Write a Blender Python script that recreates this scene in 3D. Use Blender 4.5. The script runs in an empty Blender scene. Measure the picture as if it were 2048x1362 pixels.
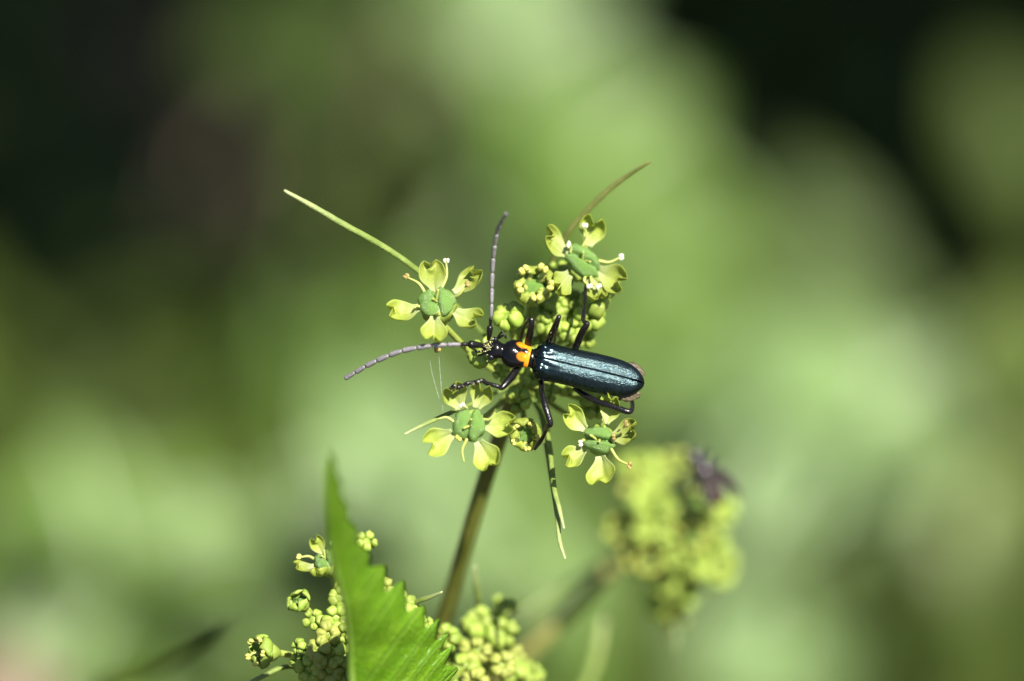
# Macro scene: a false blister beetle on a small green umbel.  1 Blender unit = 1 cm.
import bpy, math, random
from mathutils import Vector, Matrix, noise

S = bpy.context.scene
COL = S.collection
random.seed(7)

# ------------------------------------------------------------------ camera, sky, sun, exposure
PITCH = math.radians(35.0)          # the camera looks down on the umbel
DIST = 30.0                         # lens to the beetle
FIELD = 6.0                         # width of the field at the beetle
HEIGHT = 40.0                       # beetle above the ground
CU = Vector((1, 0, 0))
CV = Vector((0, math.sin(PITCH), math.cos(PITCH)))
CW = Vector((0, -math.cos(PITCH), math.sin(PITCH)))
O0 = Vector((0, 0, HEIGHT))
FR = Matrix((CU, CV, CW)).transposed()

cam = bpy.data.cameras.new('camera')
cam.sensor_width = 36.0
cam.lens = 36.0 * DIST / FIELD
cam.clip_start = 0.5
cam.clip_end = 20000
cam.dof.use_dof = True
cam.dof.focus_distance = DIST + 0.02
APERTURE = 1.4                     # width of the lens opening, cm
cam.dof.aperture_fstop = cam.lens * 1e-3 / APERTURE
cam.dof.aperture_blades = 0
co = bpy.data.objects.new('camera', cam)
COL.objects.link(co)
co.matrix_world = Matrix.Translation(O0 + CW * DIST) @ FR.to_4x4()
S.camera = co

SUN = (FR @ Vector((0.32, 0.50, 0.80))).normalized()
elev = math.asin(SUN.z)
world = bpy.data.worlds.new('World')
S.world = world
world.use_nodes = True
wn = world.node_tree
bg = wn.nodes['Background']
sky = wn.nodes.new('ShaderNodeTexSky')
sky.sky_type = 'NISHITA'
sky.sun_disc = False
sky.sun_elevation = elev
sky.sun_rotation = math.atan2(SUN.x, SUN.y)
wn.links.new(sky.outputs[0], bg.inputs[0])
bg.inputs[1].default_value = 0.05
sl = bpy.data.lights.new('sun', 'SUN')
sl.energy = 4.6
sl.angle = math.radians(0.53)
sl.color = (1.0, 0.95, 0.86)
so = bpy.data.objects.new('sun', sl)
COL.objects.link(so)
so.rotation_euler = (-SUN).to_track_quat('-Z', 'Y').to_euler()
so.location = O0 + SUN * 60

S.view_settings.view_transform = 'Standard'
S.view_settings.look = 'None'
S.view_settings.gamma = 1.0
S.view_settings.exposure = 1.3
S.render.engine = 'CYCLES'
S.cycles.use_denoising = True
S.cycles.max_bounces = 8
S.cycles.transmission_bounces = 6
S.cycles.sample_clamp_indirect = 6.0

# ------------------------------------------------------------------ frame helpers
K = FIELD / 2048.0


def pt(x, y, w=0.0):
    """a point of the place, from its direction in the photograph's grid and its own distance (w toward the lens)"""
    f = K * (DIST - w) / DIST
    return O0 + CU * ((x - 1024) * f) + CV * ((681 - y) * f) + CW * w


def dirw(u, v, w):
    return (FR @ Vector((u, v, w))).normalized()


def frame(p, n, twist=0.0, scale=1.0):
    """matrix at p whose z is n and whose x lies along the picture's right, turned by twist"""
    z = n.normalized()
    x = (CU - z * CU.dot(z)).normalized()
    y = z.cross(x)
    m = Matrix((x, y, z)).transposed().to_4x4()
    return Matrix.Translation(p) @ m @ Matrix.Rotation(twist, 4, 'Z') @ Matrix.Scale(scale, 4)


WM = {}


def link(o, parent, M):
    COL.objects.link(o)
    WM[o.name] = M
    if parent is not None:
        o.parent = parent
        o.matrix_basis = WM[parent.name].inverted() @ M
    else:
        o.matrix_basis = M
    return o


def thing(name, label, cat, p, group=None, M=None):
    o = bpy.data.objects.new(name, None)
    o.empty_display_size = 0.2
    link(o, None, M or Matrix.Translation(p))
    o['label'] = label
    o['category'] = cat
    if group:
        o['group'] = group
    return o


def mesh(name, V, F, mats, idx=None, uv=None, smooth=True):
    me = bpy.data.meshes.new(name)
    me.from_pydata([tuple(v) for v in V], [], F)
    for m in (mats if isinstance(mats, (list, tuple)) else [mats]):
        me.materials.append(m)
    if idx:
        me.polygons.foreach_set('material_index', idx)
    if smooth:
        me.polygons.foreach_set('use_smooth', [True] * len(F))
    if uv:
        l = me.uv_layers.new(name='UVMap')
        for lp in me.loops:
            l.data[lp.index].uv = uv[lp.vertex_index]
    me.update()
    return me


def add(name, me, parent, M, thick=0.0):
    o = bpy.data.objects.new(name, me)
    link(o, parent, M)
    if thick:
        md = o.modifiers.new('thickness', 'SOLIDIFY')
        md.thickness = thick
        md.offset = 0
    return o


def spline(pts, rad, n):
    """Catmull-Rom through pts, n steps per span; returns points, radii, t in 0..1"""
    P = [pts[0] * 2 - pts[1]] + list(pts) + [pts[-1] * 2 - pts[-2]]
    out, ro, to = [], [], []
    m = len(pts) - 1
    for i in range(m):
        a, b, c, d = P[i:i + 4]
        for j in range(n + (i == m - 1)):
            t = j / n
            q = 0.5 * ((2 * b) + (c - a) * t + (2 * a - 5 * b + 4 * c - d) * t * t + (3 * b - a - 3 * c + d) * t ** 3)
            out.append(q)
            ro.append(rad[i] * (1 - t) + rad[i + 1] * t)
            to.append((i + t) / m)
    return out, ro, to


def tube_data(pts, rad, n=5, seg=8, flat=1.0, up=None, bump=0.0):
    P, R, T = spline(pts, rad, n)
    V, F, UV = [], [], []
    t0 = (P[1] - P[0]).normalized()
    ref = up if up is not None else (Vector((0, 0, 1)) if abs(t0.z) < .9 else Vector((1, 0, 0)))
    nrm = (ref - t0 * ref.dot(t0)).normalized()
    k = len(P)
    for i in range(k):
        t = (P[min(i + 1, k - 1)] - P[max(i - 1, 0)]).normalized()
        nrm = (nrm - t * nrm.dot(t)).normalized()
        b = t.cross(nrm)
        for j in range(seg):
            a = 2 * math.pi * j / seg
            r = R[i]
            if bump:
                r *= 1 + bump * noise.noise(P[i] * 23 + Vector((j * 3.1, 0, 0)))
            V.append(P[i] + nrm * (math.cos(a) * r * flat) + b * (math.sin(a) * r))
            UV.append((T[i], j / seg))
    for i in range(k - 1):
        for j in range(seg):
            j2 = (j + 1) % seg
            F.append((i * seg + j, i * seg + j2, (i + 1) * seg + j2, (i + 1) * seg + j))
    for e, (i, sgn) in enumerate(((0, -1), (k - 1, 1))):
        t = (P[1] - P[0]).normalized() if i == 0 else (P[-1] - P[-2]).normalized()
        V.append(P[i] + t * (sgn * R[i] * 0.6))
        UV.append((T[i], 0))
        c = len(V) - 1
        for j in range(seg):
            j2 = (j + 1) % seg
            F.append((c, i * seg + j2, i * seg + j) if e == 0 else (c, i * seg + j, i * seg + j2))
    return V, F, UV


def tube(name, pts, rad, mat, parent, n=5, seg=8, flat=1.0, up=None, bump=0.0):
    p0 = pts[0].copy()
    V, F, UV = tube_data([p - p0 for p in pts], rad, n, seg, flat, up, bump)
    return add(name, mesh(name, V, F, mat, uv=UV), parent, Matrix.Translation(p0))


def ball(c, r, V, F, seg=6, rings=4, sc=(1, 1, 1)):
    b = len(V)
    for i in range(rings + 1):
        th = math.pi * i / rings
        for j in range(seg):
            ph = 2 * math.pi * j / seg
            V.append(Vector((c[0] + r * sc[0] * math.sin(th) * math.cos(ph), c[1] + r * sc[1] * math.sin(th) * math.sin(ph), c[2] + r * sc[2] * math.cos(th))))
    for i in range(rings):
        for j in range(seg):
            j2 = (j + 1) % seg
            F.append((b + i * seg + j, b + (i + 1) * seg + j, b + (i + 1) * seg + j2, b + i * seg + j2))


def sm(a, b, x):
    t = min(1, max(0, (x - a) / (b - a)))
    return t * t * (3 - 2 * t)


# ------------------------------------------------------------------ materials
def newmat(name):
    m = bpy.data.materials.new(name)
    m.use_nodes = True
    nt = m.node_tree
    for n in list(nt.nodes):
        nt.nodes.remove(n)
    return m, nt


def nd(nt, typ, **kw):
    n = nt.nodes.new(typ)
    for a, b in kw.items():
        if a.startswith('i_'):
            key = a[2:]
            n.inputs[int(key) if key.isdigit() else key.replace('_', ' ')].default_value = b
        else:
            setattr(n, a, b)
    return n


def ramp(nt, stops):
    r = nt.nodes.new('ShaderNodeValToRGB')
    e = r.color_ramp.elements
    while len(e) < len(stops):
        e.new(0.5)
    for x, (p, c) in zip(e, stops):
        x.position = p
        x.color = (*c, 1) if len(c) == 3 else c
    return r


def plantmat(name, c1, c2, scale=8.0, rough=0.45, trans=0.3, tcol=None, bump=0.15, bscale=60.0, spec=0.4, uvstops=None, rand=0.0, detail=4.0):
    """plant tissue: mottled colour, fine relief, some light let through"""
    m, nt = newmat(name)
    L = nt.links.new
    tc = nd(nt, 'ShaderNodeTexCoord')
    nz = nd(nt, 'ShaderNodeTexNoise', i_Scale=scale, i_Detail=detail)
    L(tc.outputs['Object'], nz.inputs['Vector'])
    r = ramp(nt, [(0.33, c1), (0.67, c2)])
    L(nz.outputs['Fac'], r.inputs[0])
    col = r.outputs[0]
    if uvstops:
        uvn = nd(nt, 'ShaderNodeUVMap')
        sp = nd(nt, 'ShaderNodeSeparateXYZ')
        L(uvn.outputs[0], sp.inputs[0])
        ur = ramp(nt, uvstops)
        L(sp.outputs[0], ur.inputs[0])
        mx = nd(nt, 'ShaderNodeMix', data_type='RGBA')
        L(ur.outputs['Alpha'], mx.inputs[0])
        L(col, mx.inputs[6])
        L(ur.outputs['Color'], mx.inputs[7])
        col = mx.outputs[2]
    if rand:
        oi = nd(nt, 'ShaderNodeObjectInfo')
        hs = nd(nt, 'ShaderNodeHueSaturation')
        mr = nd(nt, 'ShaderNodeMapRange')
        mr.inputs[3].default_value = 1 - rand
        mr.inputs[4].default_value = 1 + rand
        L(oi.outputs['Random'], mr.inputs[0])
        L(mr.outputs[0], hs.inputs['Value'])
        L(col, hs.inputs['Color'])
        col = hs.outputs[0]
    p = nd(nt, 'ShaderNodeBsdfPrincipled', i_Roughness=rough)
    p.inputs['Specular IOR Level'].default_value = spec
    L(col, p.inputs['Base Color'])
    if bump:
        bn = nd(nt, 'ShaderNodeTexNoise', i_Scale=bscale, i_Detail=3.0)
        L(tc.outputs['Object'], bn.inputs['Vector'])
        bp = nd(nt, 'ShaderNodeBump', i_Strength=bump, i_Distance=0.02)
        L(bn.outputs['Fac'], bp.inputs['Height'])
        L(bp.outputs[0], p.inputs['Normal'])
    out = nd(nt, 'ShaderNodeOutputMaterial')
    if trans:
        tr = nd(nt, 'ShaderNodeBsdfTranslucent')
        if tcol:
            mt = nd(nt, 'ShaderNodeMix', data_type='RGBA', blend_type='MULTIPLY')
            mt.inputs[0].default_value = 1.0
            L(col, mt.inputs[6])
            mt.inputs[7].default_value = (*tcol, 1)
            L(mt.outputs[2], tr.inputs[0])
        else:
            L(col, tr.inputs[0])
        ms = nd(nt, 'ShaderNodeMixShader')
        ms.inputs[0].default_value = trans
        L(p.outputs[0], ms.inputs[1])
        L(tr.outputs[0], ms.inputs[2])
        L(ms.outputs[0], out.inputs[0])
    else:
        L(p.outputs[0], out.inputs[0])
    return m


def chitin(name, base, rough, metallic=0.0, bump=0.0, bscale=60.0, spec=0.5, col2=None, coat=0.0, tint=None):
    m, nt = newmat(name)
    L = nt.links.new
    tc = nd(nt, 'ShaderNodeTexCoord')
    p = nd(nt, 'ShaderNodeBsdfPrincipled', i_Roughness=rough, i_Metallic=metallic)
    p.inputs['Base Color'].default_value = (*base, 1)
    p.inputs['Specular IOR Level'].default_value = spec
    p.inputs['Coat Weight'].default_value = coat
    p.inputs['Coat Roughness'].default_value = 0.15
    nz = nd(nt, 'ShaderNodeTexNoise', i_Scale=bscale * 0.5, i_Detail=4.0)
    L(tc.outputs['Object'], nz.inputs['Vector'])
    if col2:
        r = ramp(nt, [(0.3, base), (0.7, col2)])
        L(nz.outputs['Fac'], r.inputs[0])
        L(r.outputs[0], p.inputs['Base Color'])
    if bump:
        v = nd(nt, 'ShaderNodeTexVoronoi', i_Scale=bscale)
        v.feature = 'SMOOTH_F1'
        L(tc.outputs['Object'], v.inputs['Vector'])
        bn = nd(nt, 'ShaderNodeTexNoise', i_Scale=bscale * 1.2, i_Detail=3.0)
        L(tc.outputs['Object'], bn.inputs['Vector'])
        ad = nd(nt, 'ShaderNodeMath', operation='ADD')
        L(v.outputs['Distance'], ad.inputs[0])
        L(bn.outputs['Fac'], ad.inputs[1])
        bp = nd(nt, 'ShaderNodeBump', i_Strength=bump, i_Distance=0.004)
        L(ad.outputs[0], bp.inputs['Height'])
        L(bp.outputs[0], p.inputs['Normal'])
    out = nd(nt, 'ShaderNodeOutputMaterial')
    L(p.outputs[0], out.inputs[0])
    return m


PETAL = plantmat('petal_lemon', (0.36, 0.45, 0.06), (0.49, 0.57, 0.11), 18, 0.42, 0.5, (1.0, 1.0, 0.55), 0.12, 90,
                 uvstops=[(0.0, (0.68, 0.74, 0.45, 0.75)), (0.4, (0.55, 0.62, 0.24, 0.25)), (0.7, (0.44, 0.52, 0.1, 0.0)), (1.0, (0.42, 0.48, 0.06, 0.5))], rand=0.17)
BUD = plantmat('petal_bud', (0.20, 0.33, 0.035), (0.31, 0.42, 0.07), 20, 0.45, 0.22, (1.0, 1.0, 0.6), 0.12, 80,
               uvstops=[(0.0, (0.28, 0.38, 0.06, 0.6)), (0.6, (0.30, 0.41, 0.06, 0.0)), (1.0, (0.38, 0.42, 0.08, 0.5))], rand=0.22)
BUDTAN = plantmat('petal_bud_tan', (0.25, 0.33, 0.045), (0.38, 0.38, 0.095), 20, 0.5, 0.2, (1.0, 1.0, 0.6), 0.12, 80, rand=0.12)
DISC = plantmat('nectar_disc', (0.12, 0.25, 0.04), (0.22, 0.38, 0.085), 26, 0.22, 0.12, None, 0.6, 45, spec=0.7)
OVARY = plantmat('ovary_green', (0.22, 0.32, 0.05), (0.32, 0.40, 0.07), 16, 0.45, 0.15, None, 0.15, 70)
STALK = plantmat('stalk_green', (0.20, 0.27, 0.04), (0.33, 0.38, 0.08), 12, 0.5, 0.08, None, 0.25, 60)
STEM = plantmat('stem_olive', (0.075, 0.09, 0.012), (0.125, 0.135, 0.024), 7, 0.4, 0.05, None, 0.2, 40)
BRACT = plantmat('bract_green', (0.13, 0.20, 0.03), (0.22, 0.29, 0.06), 14, 0.5, 0.12, None, 0.4, 90,
                 uvstops=[(0.0, (0.3, 0.34, 0.1, 0.0)), (0.6, (0.36, 0.42, 0.17, 0.05)), (1.0, (0.5, 0.52, 0.3, 0.55))])
STALK4 = plantmat('stalk_olive', (0.17, 0.17, 0.04), (0.25, 0.24, 0.07), 10, 0.5, 0.1, None, 0.2, 60)
BRACTBR = plantmat('bract_olive', (0.105, 0.125, 0.024), (0.17, 0.185, 0.045), 14, 0.55, 0.1, None, 0.3, 90)
FILAMENT = plantmat('filament', (0.42, 0.48, 0.10), (0.5, 0.55, 0.16), 20, 0.45, 0.25, None, 0.1, 90)
ANTHER = plantmat('anther_cream', (0.68, 0.67, 0.42), (0.82, 0.8, 0.6), 60, 0.7, 0.1, None, 0.6, 160)
ANTHERY = plantmat('anther_yellow', (0.52, 0.53, 0.10), (0.62, 0.6, 0.16), 40, 0.55, 0.15, None, 0.3, 120)
ANTHERB = plantmat('anther_brown', (0.25, 0.17, 0.04), (0.45, 0.36, 0.12), 60, 0.7, 0.0, None, 0.7, 140)
LEAF = plantmat('leaf_bright', (0.105, 0.255, 0.006), (0.155, 0.32, 0.012), 5, 0.36, 0.36, (1.2, 1.1, 0.4), 0.25, 35, spec=0.45)
# veins of the serrated leaf: one runs out to every tooth, with a fine net between
_nt = LEAF.node_tree
_L = _nt.links.new
_p = [n for n in _nt.nodes if n.type == 'BSDF_PRINCIPLED'][0]
_b = [n for n in _nt.nodes if n.type == 'BUMP'][0]
_tr = [n for n in _nt.nodes if n.type == 'BSDF_TRANSLUCENT'][0]
_uv = nd(_nt, 'ShaderNodeUVMap')
_sx = nd(_nt, 'ShaderNodeSeparateXYZ')
_L(_uv.outputs[0], _sx.inputs[0])
_a = nd(_nt, 'ShaderNodeMath', operation='ADD')
_a.inputs[1].default_value = 0.12
_L(_sx.outputs[0], _a.inputs[0])
_pp = nd(_nt, 'ShaderNodeMath', operation='PINGPONG')
_pp.inputs[1].default_value = 0.5
_L(_a.outputs[0], _pp.inputs[0])
_vr = ramp(_nt, [(0.0, (0, 0, 0)), (0.43, (0.08, 0.08, 0.08)), (0.5, (1, 1, 1))])
_L(_pp.outputs[0], _vr.inputs[0])
_tc = nd(_nt, 'ShaderNodeTexCoord')
_vo = nd(_nt, 'ShaderNodeTexVoronoi', feature='DISTANCE_TO_EDGE', i_Scale=17.0)
_L(_tc.outputs['Object'], _vo.inputs['Vector'])
_ve = ramp(_nt, [(0.0, (0.55, 0.55, 0.55)), (0.09, (0, 0, 0))])
_L(_vo.outputs['Distance'], _ve.inputs[0])
_mxv = nd(_nt, 'ShaderNodeMath', operation='MAXIMUM')
_L(_vr.outputs[0], _mxv.inputs[0])
_L(_ve.outputs[0], _mxv.inputs[1])
_old = _p.inputs['Base Color'].links[0].from_socket
_mc = nd(_nt, 'ShaderNodeMix', data_type='RGBA')
_fm = nd(_nt, 'ShaderNodeMath', operation='MULTIPLY')
_fm.inputs[1].default_value = 0.45
_L(_mxv.outputs[0], _fm.inputs[0])
_L(_fm.outputs[0], _mc.inputs[0])
_L(_old, _mc.inputs[6])
_mc.inputs[7].default_value = (0.22, 0.36, 0.05, 1)
_L(_mc.outputs[2], _p.inputs['Base Color'])
_inv = nd(_nt, 'ShaderNodeMath', operation='SUBTRACT')
_L(_b.inputs['Height'].links[0].from_socket, _inv.inputs[0])
_L(_mxv.outputs[0], _inv.inputs[1])
_L(_inv.outputs[0], _b.inputs['Height'])
_b.inputs['Strength'].default_value = 0.5
BLADE = plantmat('leaf_midrib', (0.16, 0.30, 0.03), (0.2, 0.33, 0.05), 6, 0.4, 0.2)

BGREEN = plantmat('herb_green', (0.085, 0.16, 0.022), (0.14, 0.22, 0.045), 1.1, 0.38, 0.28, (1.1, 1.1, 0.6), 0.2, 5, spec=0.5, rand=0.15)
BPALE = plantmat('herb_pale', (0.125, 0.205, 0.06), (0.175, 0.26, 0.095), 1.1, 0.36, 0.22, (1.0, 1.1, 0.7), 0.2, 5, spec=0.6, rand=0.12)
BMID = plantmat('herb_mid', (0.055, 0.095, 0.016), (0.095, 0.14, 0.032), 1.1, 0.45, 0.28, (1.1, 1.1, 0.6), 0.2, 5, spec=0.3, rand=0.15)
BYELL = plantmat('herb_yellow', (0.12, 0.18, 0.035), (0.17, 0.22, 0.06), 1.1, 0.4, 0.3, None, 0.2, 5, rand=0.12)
BDEEPSHADE = plantmat('herb_deep_shade', (0.035, 0.058, 0.007), (0.065, 0.095, 0.014), 1.0, 0.55, 0.2, None, 0.2, 5, spec=0.2, rand=0.2)  # deep leaf green; its darkness also holds the shade on shaded leaves
BSTEM = plantmat('herb_stem', (0.06, 0.09, 0.02), (0.1, 0.13, 0.03), 2, 0.5, 0.0)
DEADB = plantmat('dead_leaf', (0.16, 0.12, 0.07), (0.25, 0.19, 0.12), 1.3, 0.7, 0.1)
DEADP = plantmat('dead_leaf_pink', (0.15, 0.11, 0.07), (0.21, 0.16, 0.11), 1.3, 0.7, 0.1)

ELYT = chitin('elytra_metallic', (0.015, 0.030, 0.038), 0.29, 0.95, 0.85, 150, col2=(0.046, 0.068, 0.068))
# the wing cases are smooth and darker at the shoulders, finely wrinkled behind
_nt = ELYT.node_tree
_p = [n for n in _nt.nodes if n.type == 'BSDF_PRINCIPLED'][0]
_b = [n for n in _nt.nodes if n.type == 'BUMP'][0]
_uv = nd(_nt, 'ShaderNodeUVMap')
_sx = nd(_nt, 'ShaderNodeSeparateXYZ')
_nt.links.new(_uv.outputs[0], _sx.inputs[0])
for _sock, _lo, _hi in ((_p.inputs['Roughness'], 0.17, 0.29), (_b.inputs['Strength'], 0.04, 0.5)):
    _mr = nd(_nt, 'ShaderNodeMapRange')
    _mr.inputs[1].default_value = 0.08
    _mr.inputs[2].default_value = 0.26
    _mr.inputs[3].default_value = _lo
    _mr.inputs[4].default_value = _hi
    _nt.links.new(_sx.outputs[0], _mr.inputs[0])
    _nt.links.new(_mr.outputs[0], _sock)
BLACK = chitin('cuticle_black', (0.003, 0.003, 0.0035), 0.16, 0.0, 0.15, 60, spec=0.3)
LEGM = chitin('leg_black', (0.003, 0.0028, 0.003), 0.27, 0.0, 0.3, 110, spec=0.5, col2=(0.007, 0.0055, 0.005))
ANTM = chitin('antenna_grey', (0.12, 0.112, 0.12), 0.45, 0.0, 0.7, 140, spec=0.8, col2=(0.22, 0.205, 0.21))
HAIR = chitin('leg_hair', (0.07, 0.055, 0.045), 0.5)
EYE = chitin('eye_black', (0.007, 0.008, 0.010), 0.22, 0.0, 0.25, 160, spec=0.6)
WING = plantmat('wing_membrane', (0.09, 0.07, 0.035), (0.15, 0.12, 0.065), 30, 0.35, 0.35, None, 0.3, 60)
POLLEN = plantmat('pollen', (0.5, 0.5, 0.2), (0.68, 0.66, 0.36), 60, 0.8, 0.1, None, 0.0)
GLINT = plantmat('nectar', (0.35, 0.45, 0.2), (0.45, 0.55, 0.3), 10, 0.12, 0.2, None, 0.0, spec=1.0)  # paler than the disc, so its beads stand in for glints
SILK = plantmat('silk', (0.75, 0.78, 0.78), (0.85, 0.87, 0.87), 10, 0.3, 0.4, None, 0.0)


# pronotum: black, with amber patches
def pronotum_mat():
    m, nt = newmat('cuticle_amber')
    L = nt.links.new
    tc = nd(nt, 'ShaderNodeTexCoord')
    p = nd(nt, 'ShaderNodeBsdfPrincipled', i_Roughness=0.12)
    p.inputs['Specular IOR Level'].default_value = 0.3
    p.inputs['Coat Weight'].default_value = 0.0
    p.inputs['Coat Roughness'].default_value = 0.1
    nz = nd(nt, 'ShaderNodeTexNoise', i_Scale=24.0, i_Detail=3.0)
    L(tc.outputs['Object'], nz.inputs['Vector'])
    r = ramp(nt, [(0.3, (0.56, 0.17, 0.006)), (0.7, (0.70, 0.27, 0.010))])
    L(nz.outputs['Fac'], r.inputs[0])
    at = nd(nt, 'ShaderNodeAttribute', attribute_name='amber')
    ms = nd(nt, 'ShaderNodeMix', data_type='RGBA')
    ms.inputs[6].default_value = (0.003, 0.003, 0.0035, 1)
    L(at.outputs['Fac'], ms.inputs[0])
    L(r.outputs[0], ms.inputs[7])
    L(ms.outputs[2], p.inputs['Base Color'])
    bn = nd(nt, 'ShaderNodeTexNoise', i_Scale=60.0, i_Detail=3.0)
    L(tc.outputs['Object'], bn.inputs['Vector'])
    bp = nd(nt, 'ShaderNodeBump', i_Strength=0.15, i_Distance=0.005)
    L(bn.outputs['Fac'], bp.inputs['Height'])
    L(bp.outputs[0], p.inputs['Normal'])
    out = nd(nt, 'ShaderNodeOutputMaterial')
    L(p.outputs[0], out.inputs[0])
    return m


AMBER = pronotum_mat()


# soil
def soil_mat():
    m, nt = newmat('soil')
    L = nt.links.new
    tc = nd(nt, 'ShaderNodeTexCoord')
    n1 = nd(nt, 'ShaderNodeTexNoise', i_Scale=0.25, i_Detail=8.0)
    L(tc.outputs['Object'], n1.inputs['Vector'])
    r = ramp(nt, [(0.3, (0.014, 0.011, 0.003)), (0.55, (0.040, 0.028, 0.009)), (0.75, (0.075, 0.048, 0.019))])
    L(n1.outputs['Fac'], r.inputs[0])
    p = nd(nt, 'ShaderNodeBsdfPrincipled', i_Roughness=0.9)
    L(r.outputs[0], p.inputs['Base Color'])
    bp = nd(nt, 'ShaderNodeBump', i_Strength=0.8, i_Distance=1.0)
    L(n1.outputs['Fac'], bp.inputs['Height'])
    L(bp.outputs[0], p.inputs['Normal'])
    out = nd(nt, 'ShaderNodeOutputMaterial')
    L(p.outputs[0], out.inputs[0])
    return m


SOIL = soil_mat()

# ------------------------------------------------------------------ ground
N = 60
V, F = [], []
for i in range(N + 1):
    for j in range(N + 1):
        a = (i / N * 2 - 1)
        b = (j / N * 2 - 1)
        x = 3000 * a * abs(a) ** 1.6
        y = 60 + 3000 * b * abs(b) ** 1.6
        z = 1.4 * noise.noise(Vector((x * .06, y * .06, 0))) + 0.5 * noise.noise(Vector((x * .3, y * .3, 4)))
        V.append((x, y, z - 1.2))
for i in range(N):
    for j in range(N):
        F.append((i * (N + 1) + j, (i + 1) * (N + 1) + j, (i + 1) * (N + 1) + j + 1, i * (N + 1) + j + 1))
g = add('ground', mesh('ground', V, F, SOIL), None, Matrix.Identity(4))
g['kind'] = 'structure'
g['label'] = 'dark shaded soil under the plants'


# ------------------------------------------------------------------ background plants
def broad_leaf(L, W, seed, mat, teeth=0.05):
    rnd = random.Random(seed)
    V, F, UV = [], [], []
    nt_, ns = 22, 8
    bend = rnd.uniform(0.2, 0.5)
    for i in range(nt_ + 1):
        t = i / nt_
        hw = W / 2 * (math.sin(math.pi * min(1, t ** 0.75)) ** 0.8) if 0 < t < 1 else 0.001
        hw *= 1 + teeth * (1 if i % 2 else -1)
        for j in range(ns + 1):
            s = j / ns * 2 - 1
            y = t * L
            z = 0.22 * W * abs(s) - bend * L * t * t * 0.6 + 0.02 * L * math.sin(t * 30 + abs(s) * 5) * abs(s)
            V.append((s * hw, y + 0.08 * L * abs(s) * (1 - t), z))
            UV.append((t, s * .5 + .5))
    for i in range(nt_):
        for j in range(ns):
            a = i * (ns + 1) + j
            F.append((a, a + 1, a + ns + 2, a + ns + 1))
    return mesh('leaf', V, F, mat, uv=UV)


_leafcache = {}


def leafmesh(mat, v, W):
    k = (mat.name, v, W)
    if k not in _leafcache:
        _leafcache[k] = broad_leaf(1.0, W, v * 13 + 5, mat)
    return _leafcache[k]


def herb(name, label, mat, w0, leaves, group=None, width=0.62, face=(0.15, 0.45, 0.85), wild=0.35, stemmat=BSTEM):
    """a leafy herb beyond the umbel: every leaf (x, y, length, direction in degrees) hangs on one stem from the ground"""
    rnd = random.Random(label)
    cx = sum(l[0] for l in leaves) / len(leaves)
    cy = sum(l[1] for l in leaves) / len(leaves)
    top = pt(cx, cy, w0 - 1.5)
    foot = Vector((top.x + rnd.uniform(-2, 2), top.y + rnd.uniform(1, 4), -0.6))
    t = thing(name, label, 'plant', foot, group)
    mid = (top + foot) / 2 + Vector((rnd.uniform(-1, 1), rnd.uniform(-1, 1), 0))
    tube('stem', [foot, mid, top], [0.28, 0.2, 0.12], stemmat, t, n=8, seg=8)
    for i, (x, y, ln, ang) in enumerate(leaves):
        w = w0 + rnd.uniform(-2.5, 2.5)
        f = K * (DIST - w) / DIST
        L = ln * f
        n = dirw(face[0] + rnd.uniform(-wild, wild), face[1] + rnd.uniform(-wild, wild), face[2])
        c = pt(x, y, w)
        a = math.radians(ang)
        M = frame(c, n, a - math.pi / 2, L)
        base = M @ Vector((0, -0.5, 0))
        M = M @ Matrix.Translation((0, -0.5, 0))
        add('leaf', leafmesh(mat, i % 3, width), t, M, thick=0.012)
        tube('petiole', [base, (base + top) / 2 + Vector((0, 0, -.4)), top], [0.05, 0.06, 0.08], stemmat, t, n=4, seg=6)
    return t


def fan(cx, cy, n, r, ln, seed, spread=360, start=0):
    rnd = random.Random(seed)
    out = []
    for i in range(n):
        a = start + spread * i / n + rnd.uniform(-15, 15)
        q = r * rnd.uniform(.65, 1.1)
        out.append((cx + q * math.cos(math.radians(a)), cy - q * math.sin(math.radians(a)), ln * rnd.uniform(.8, 1.15), a))
    return out


herb('leafy_herb', 'sunlit green herb directly behind the upright antenna, its leaves overlapping', BGREEN, -35,
     fan(1130, 420, 7, 190, 430, 1) + [(1120, 400, 420, 70), (930, 620, 420, 200), (1330, 640, 430, 330), (1180, 700, 420, 280)])
herb('leafy_herb', 'pale green herb showing at the top edge above the beetle', BPALE, -40,
     [(930, 30, 330, 140), (1090, 60, 380, 40), (1010, -60, 380, 90), (1240, 240, 330, 20)])
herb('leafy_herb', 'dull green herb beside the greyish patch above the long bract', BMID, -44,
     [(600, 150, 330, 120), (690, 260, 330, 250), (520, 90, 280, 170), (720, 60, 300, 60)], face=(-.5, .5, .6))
herb('leafy_herb', 'grey green herb behind the sideways antenna', BGREEN, -29,
     [(600, 640, 330, 120), (520, 760, 330, 200), (700, 740, 350, 300), (640, 820, 350, 240), (780, 640, 330, 30)], face=(-.75, .15, .6), wild=.2)
herb('leafy_herb', 'bright green herb low beside the serrated leaf tip', BGREEN, -25,
     fan(220, 1190, 6, 190, 400, 3) + [(220, 1170, 380, 60), (420, 1080, 320, 20), (60, 1050, 300, 160), (480, 1270, 380, 330), (90, 1320, 380, 220)])
herb('leafy_herb', 'pale herb behind the serrated leaf and the lowest buds', BPALE, -25,
     [(760, 870, 380, 120), (700, 1010, 380, 200), (840, 1060, 390, 320), (620, 1130, 380, 240), (880, 930, 350, 30)])
herb('leafy_herb', 'fresh green herb behind the hanging bracts and main stem', BGREEN, -26,
     [(1080, 960, 360, 100), (1010, 1080, 360, 200), (1130, 1120, 380, 310), (960, 1230, 380, 230), (1120, 1290, 380, 290)], face=(.0, .3, .9))
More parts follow.
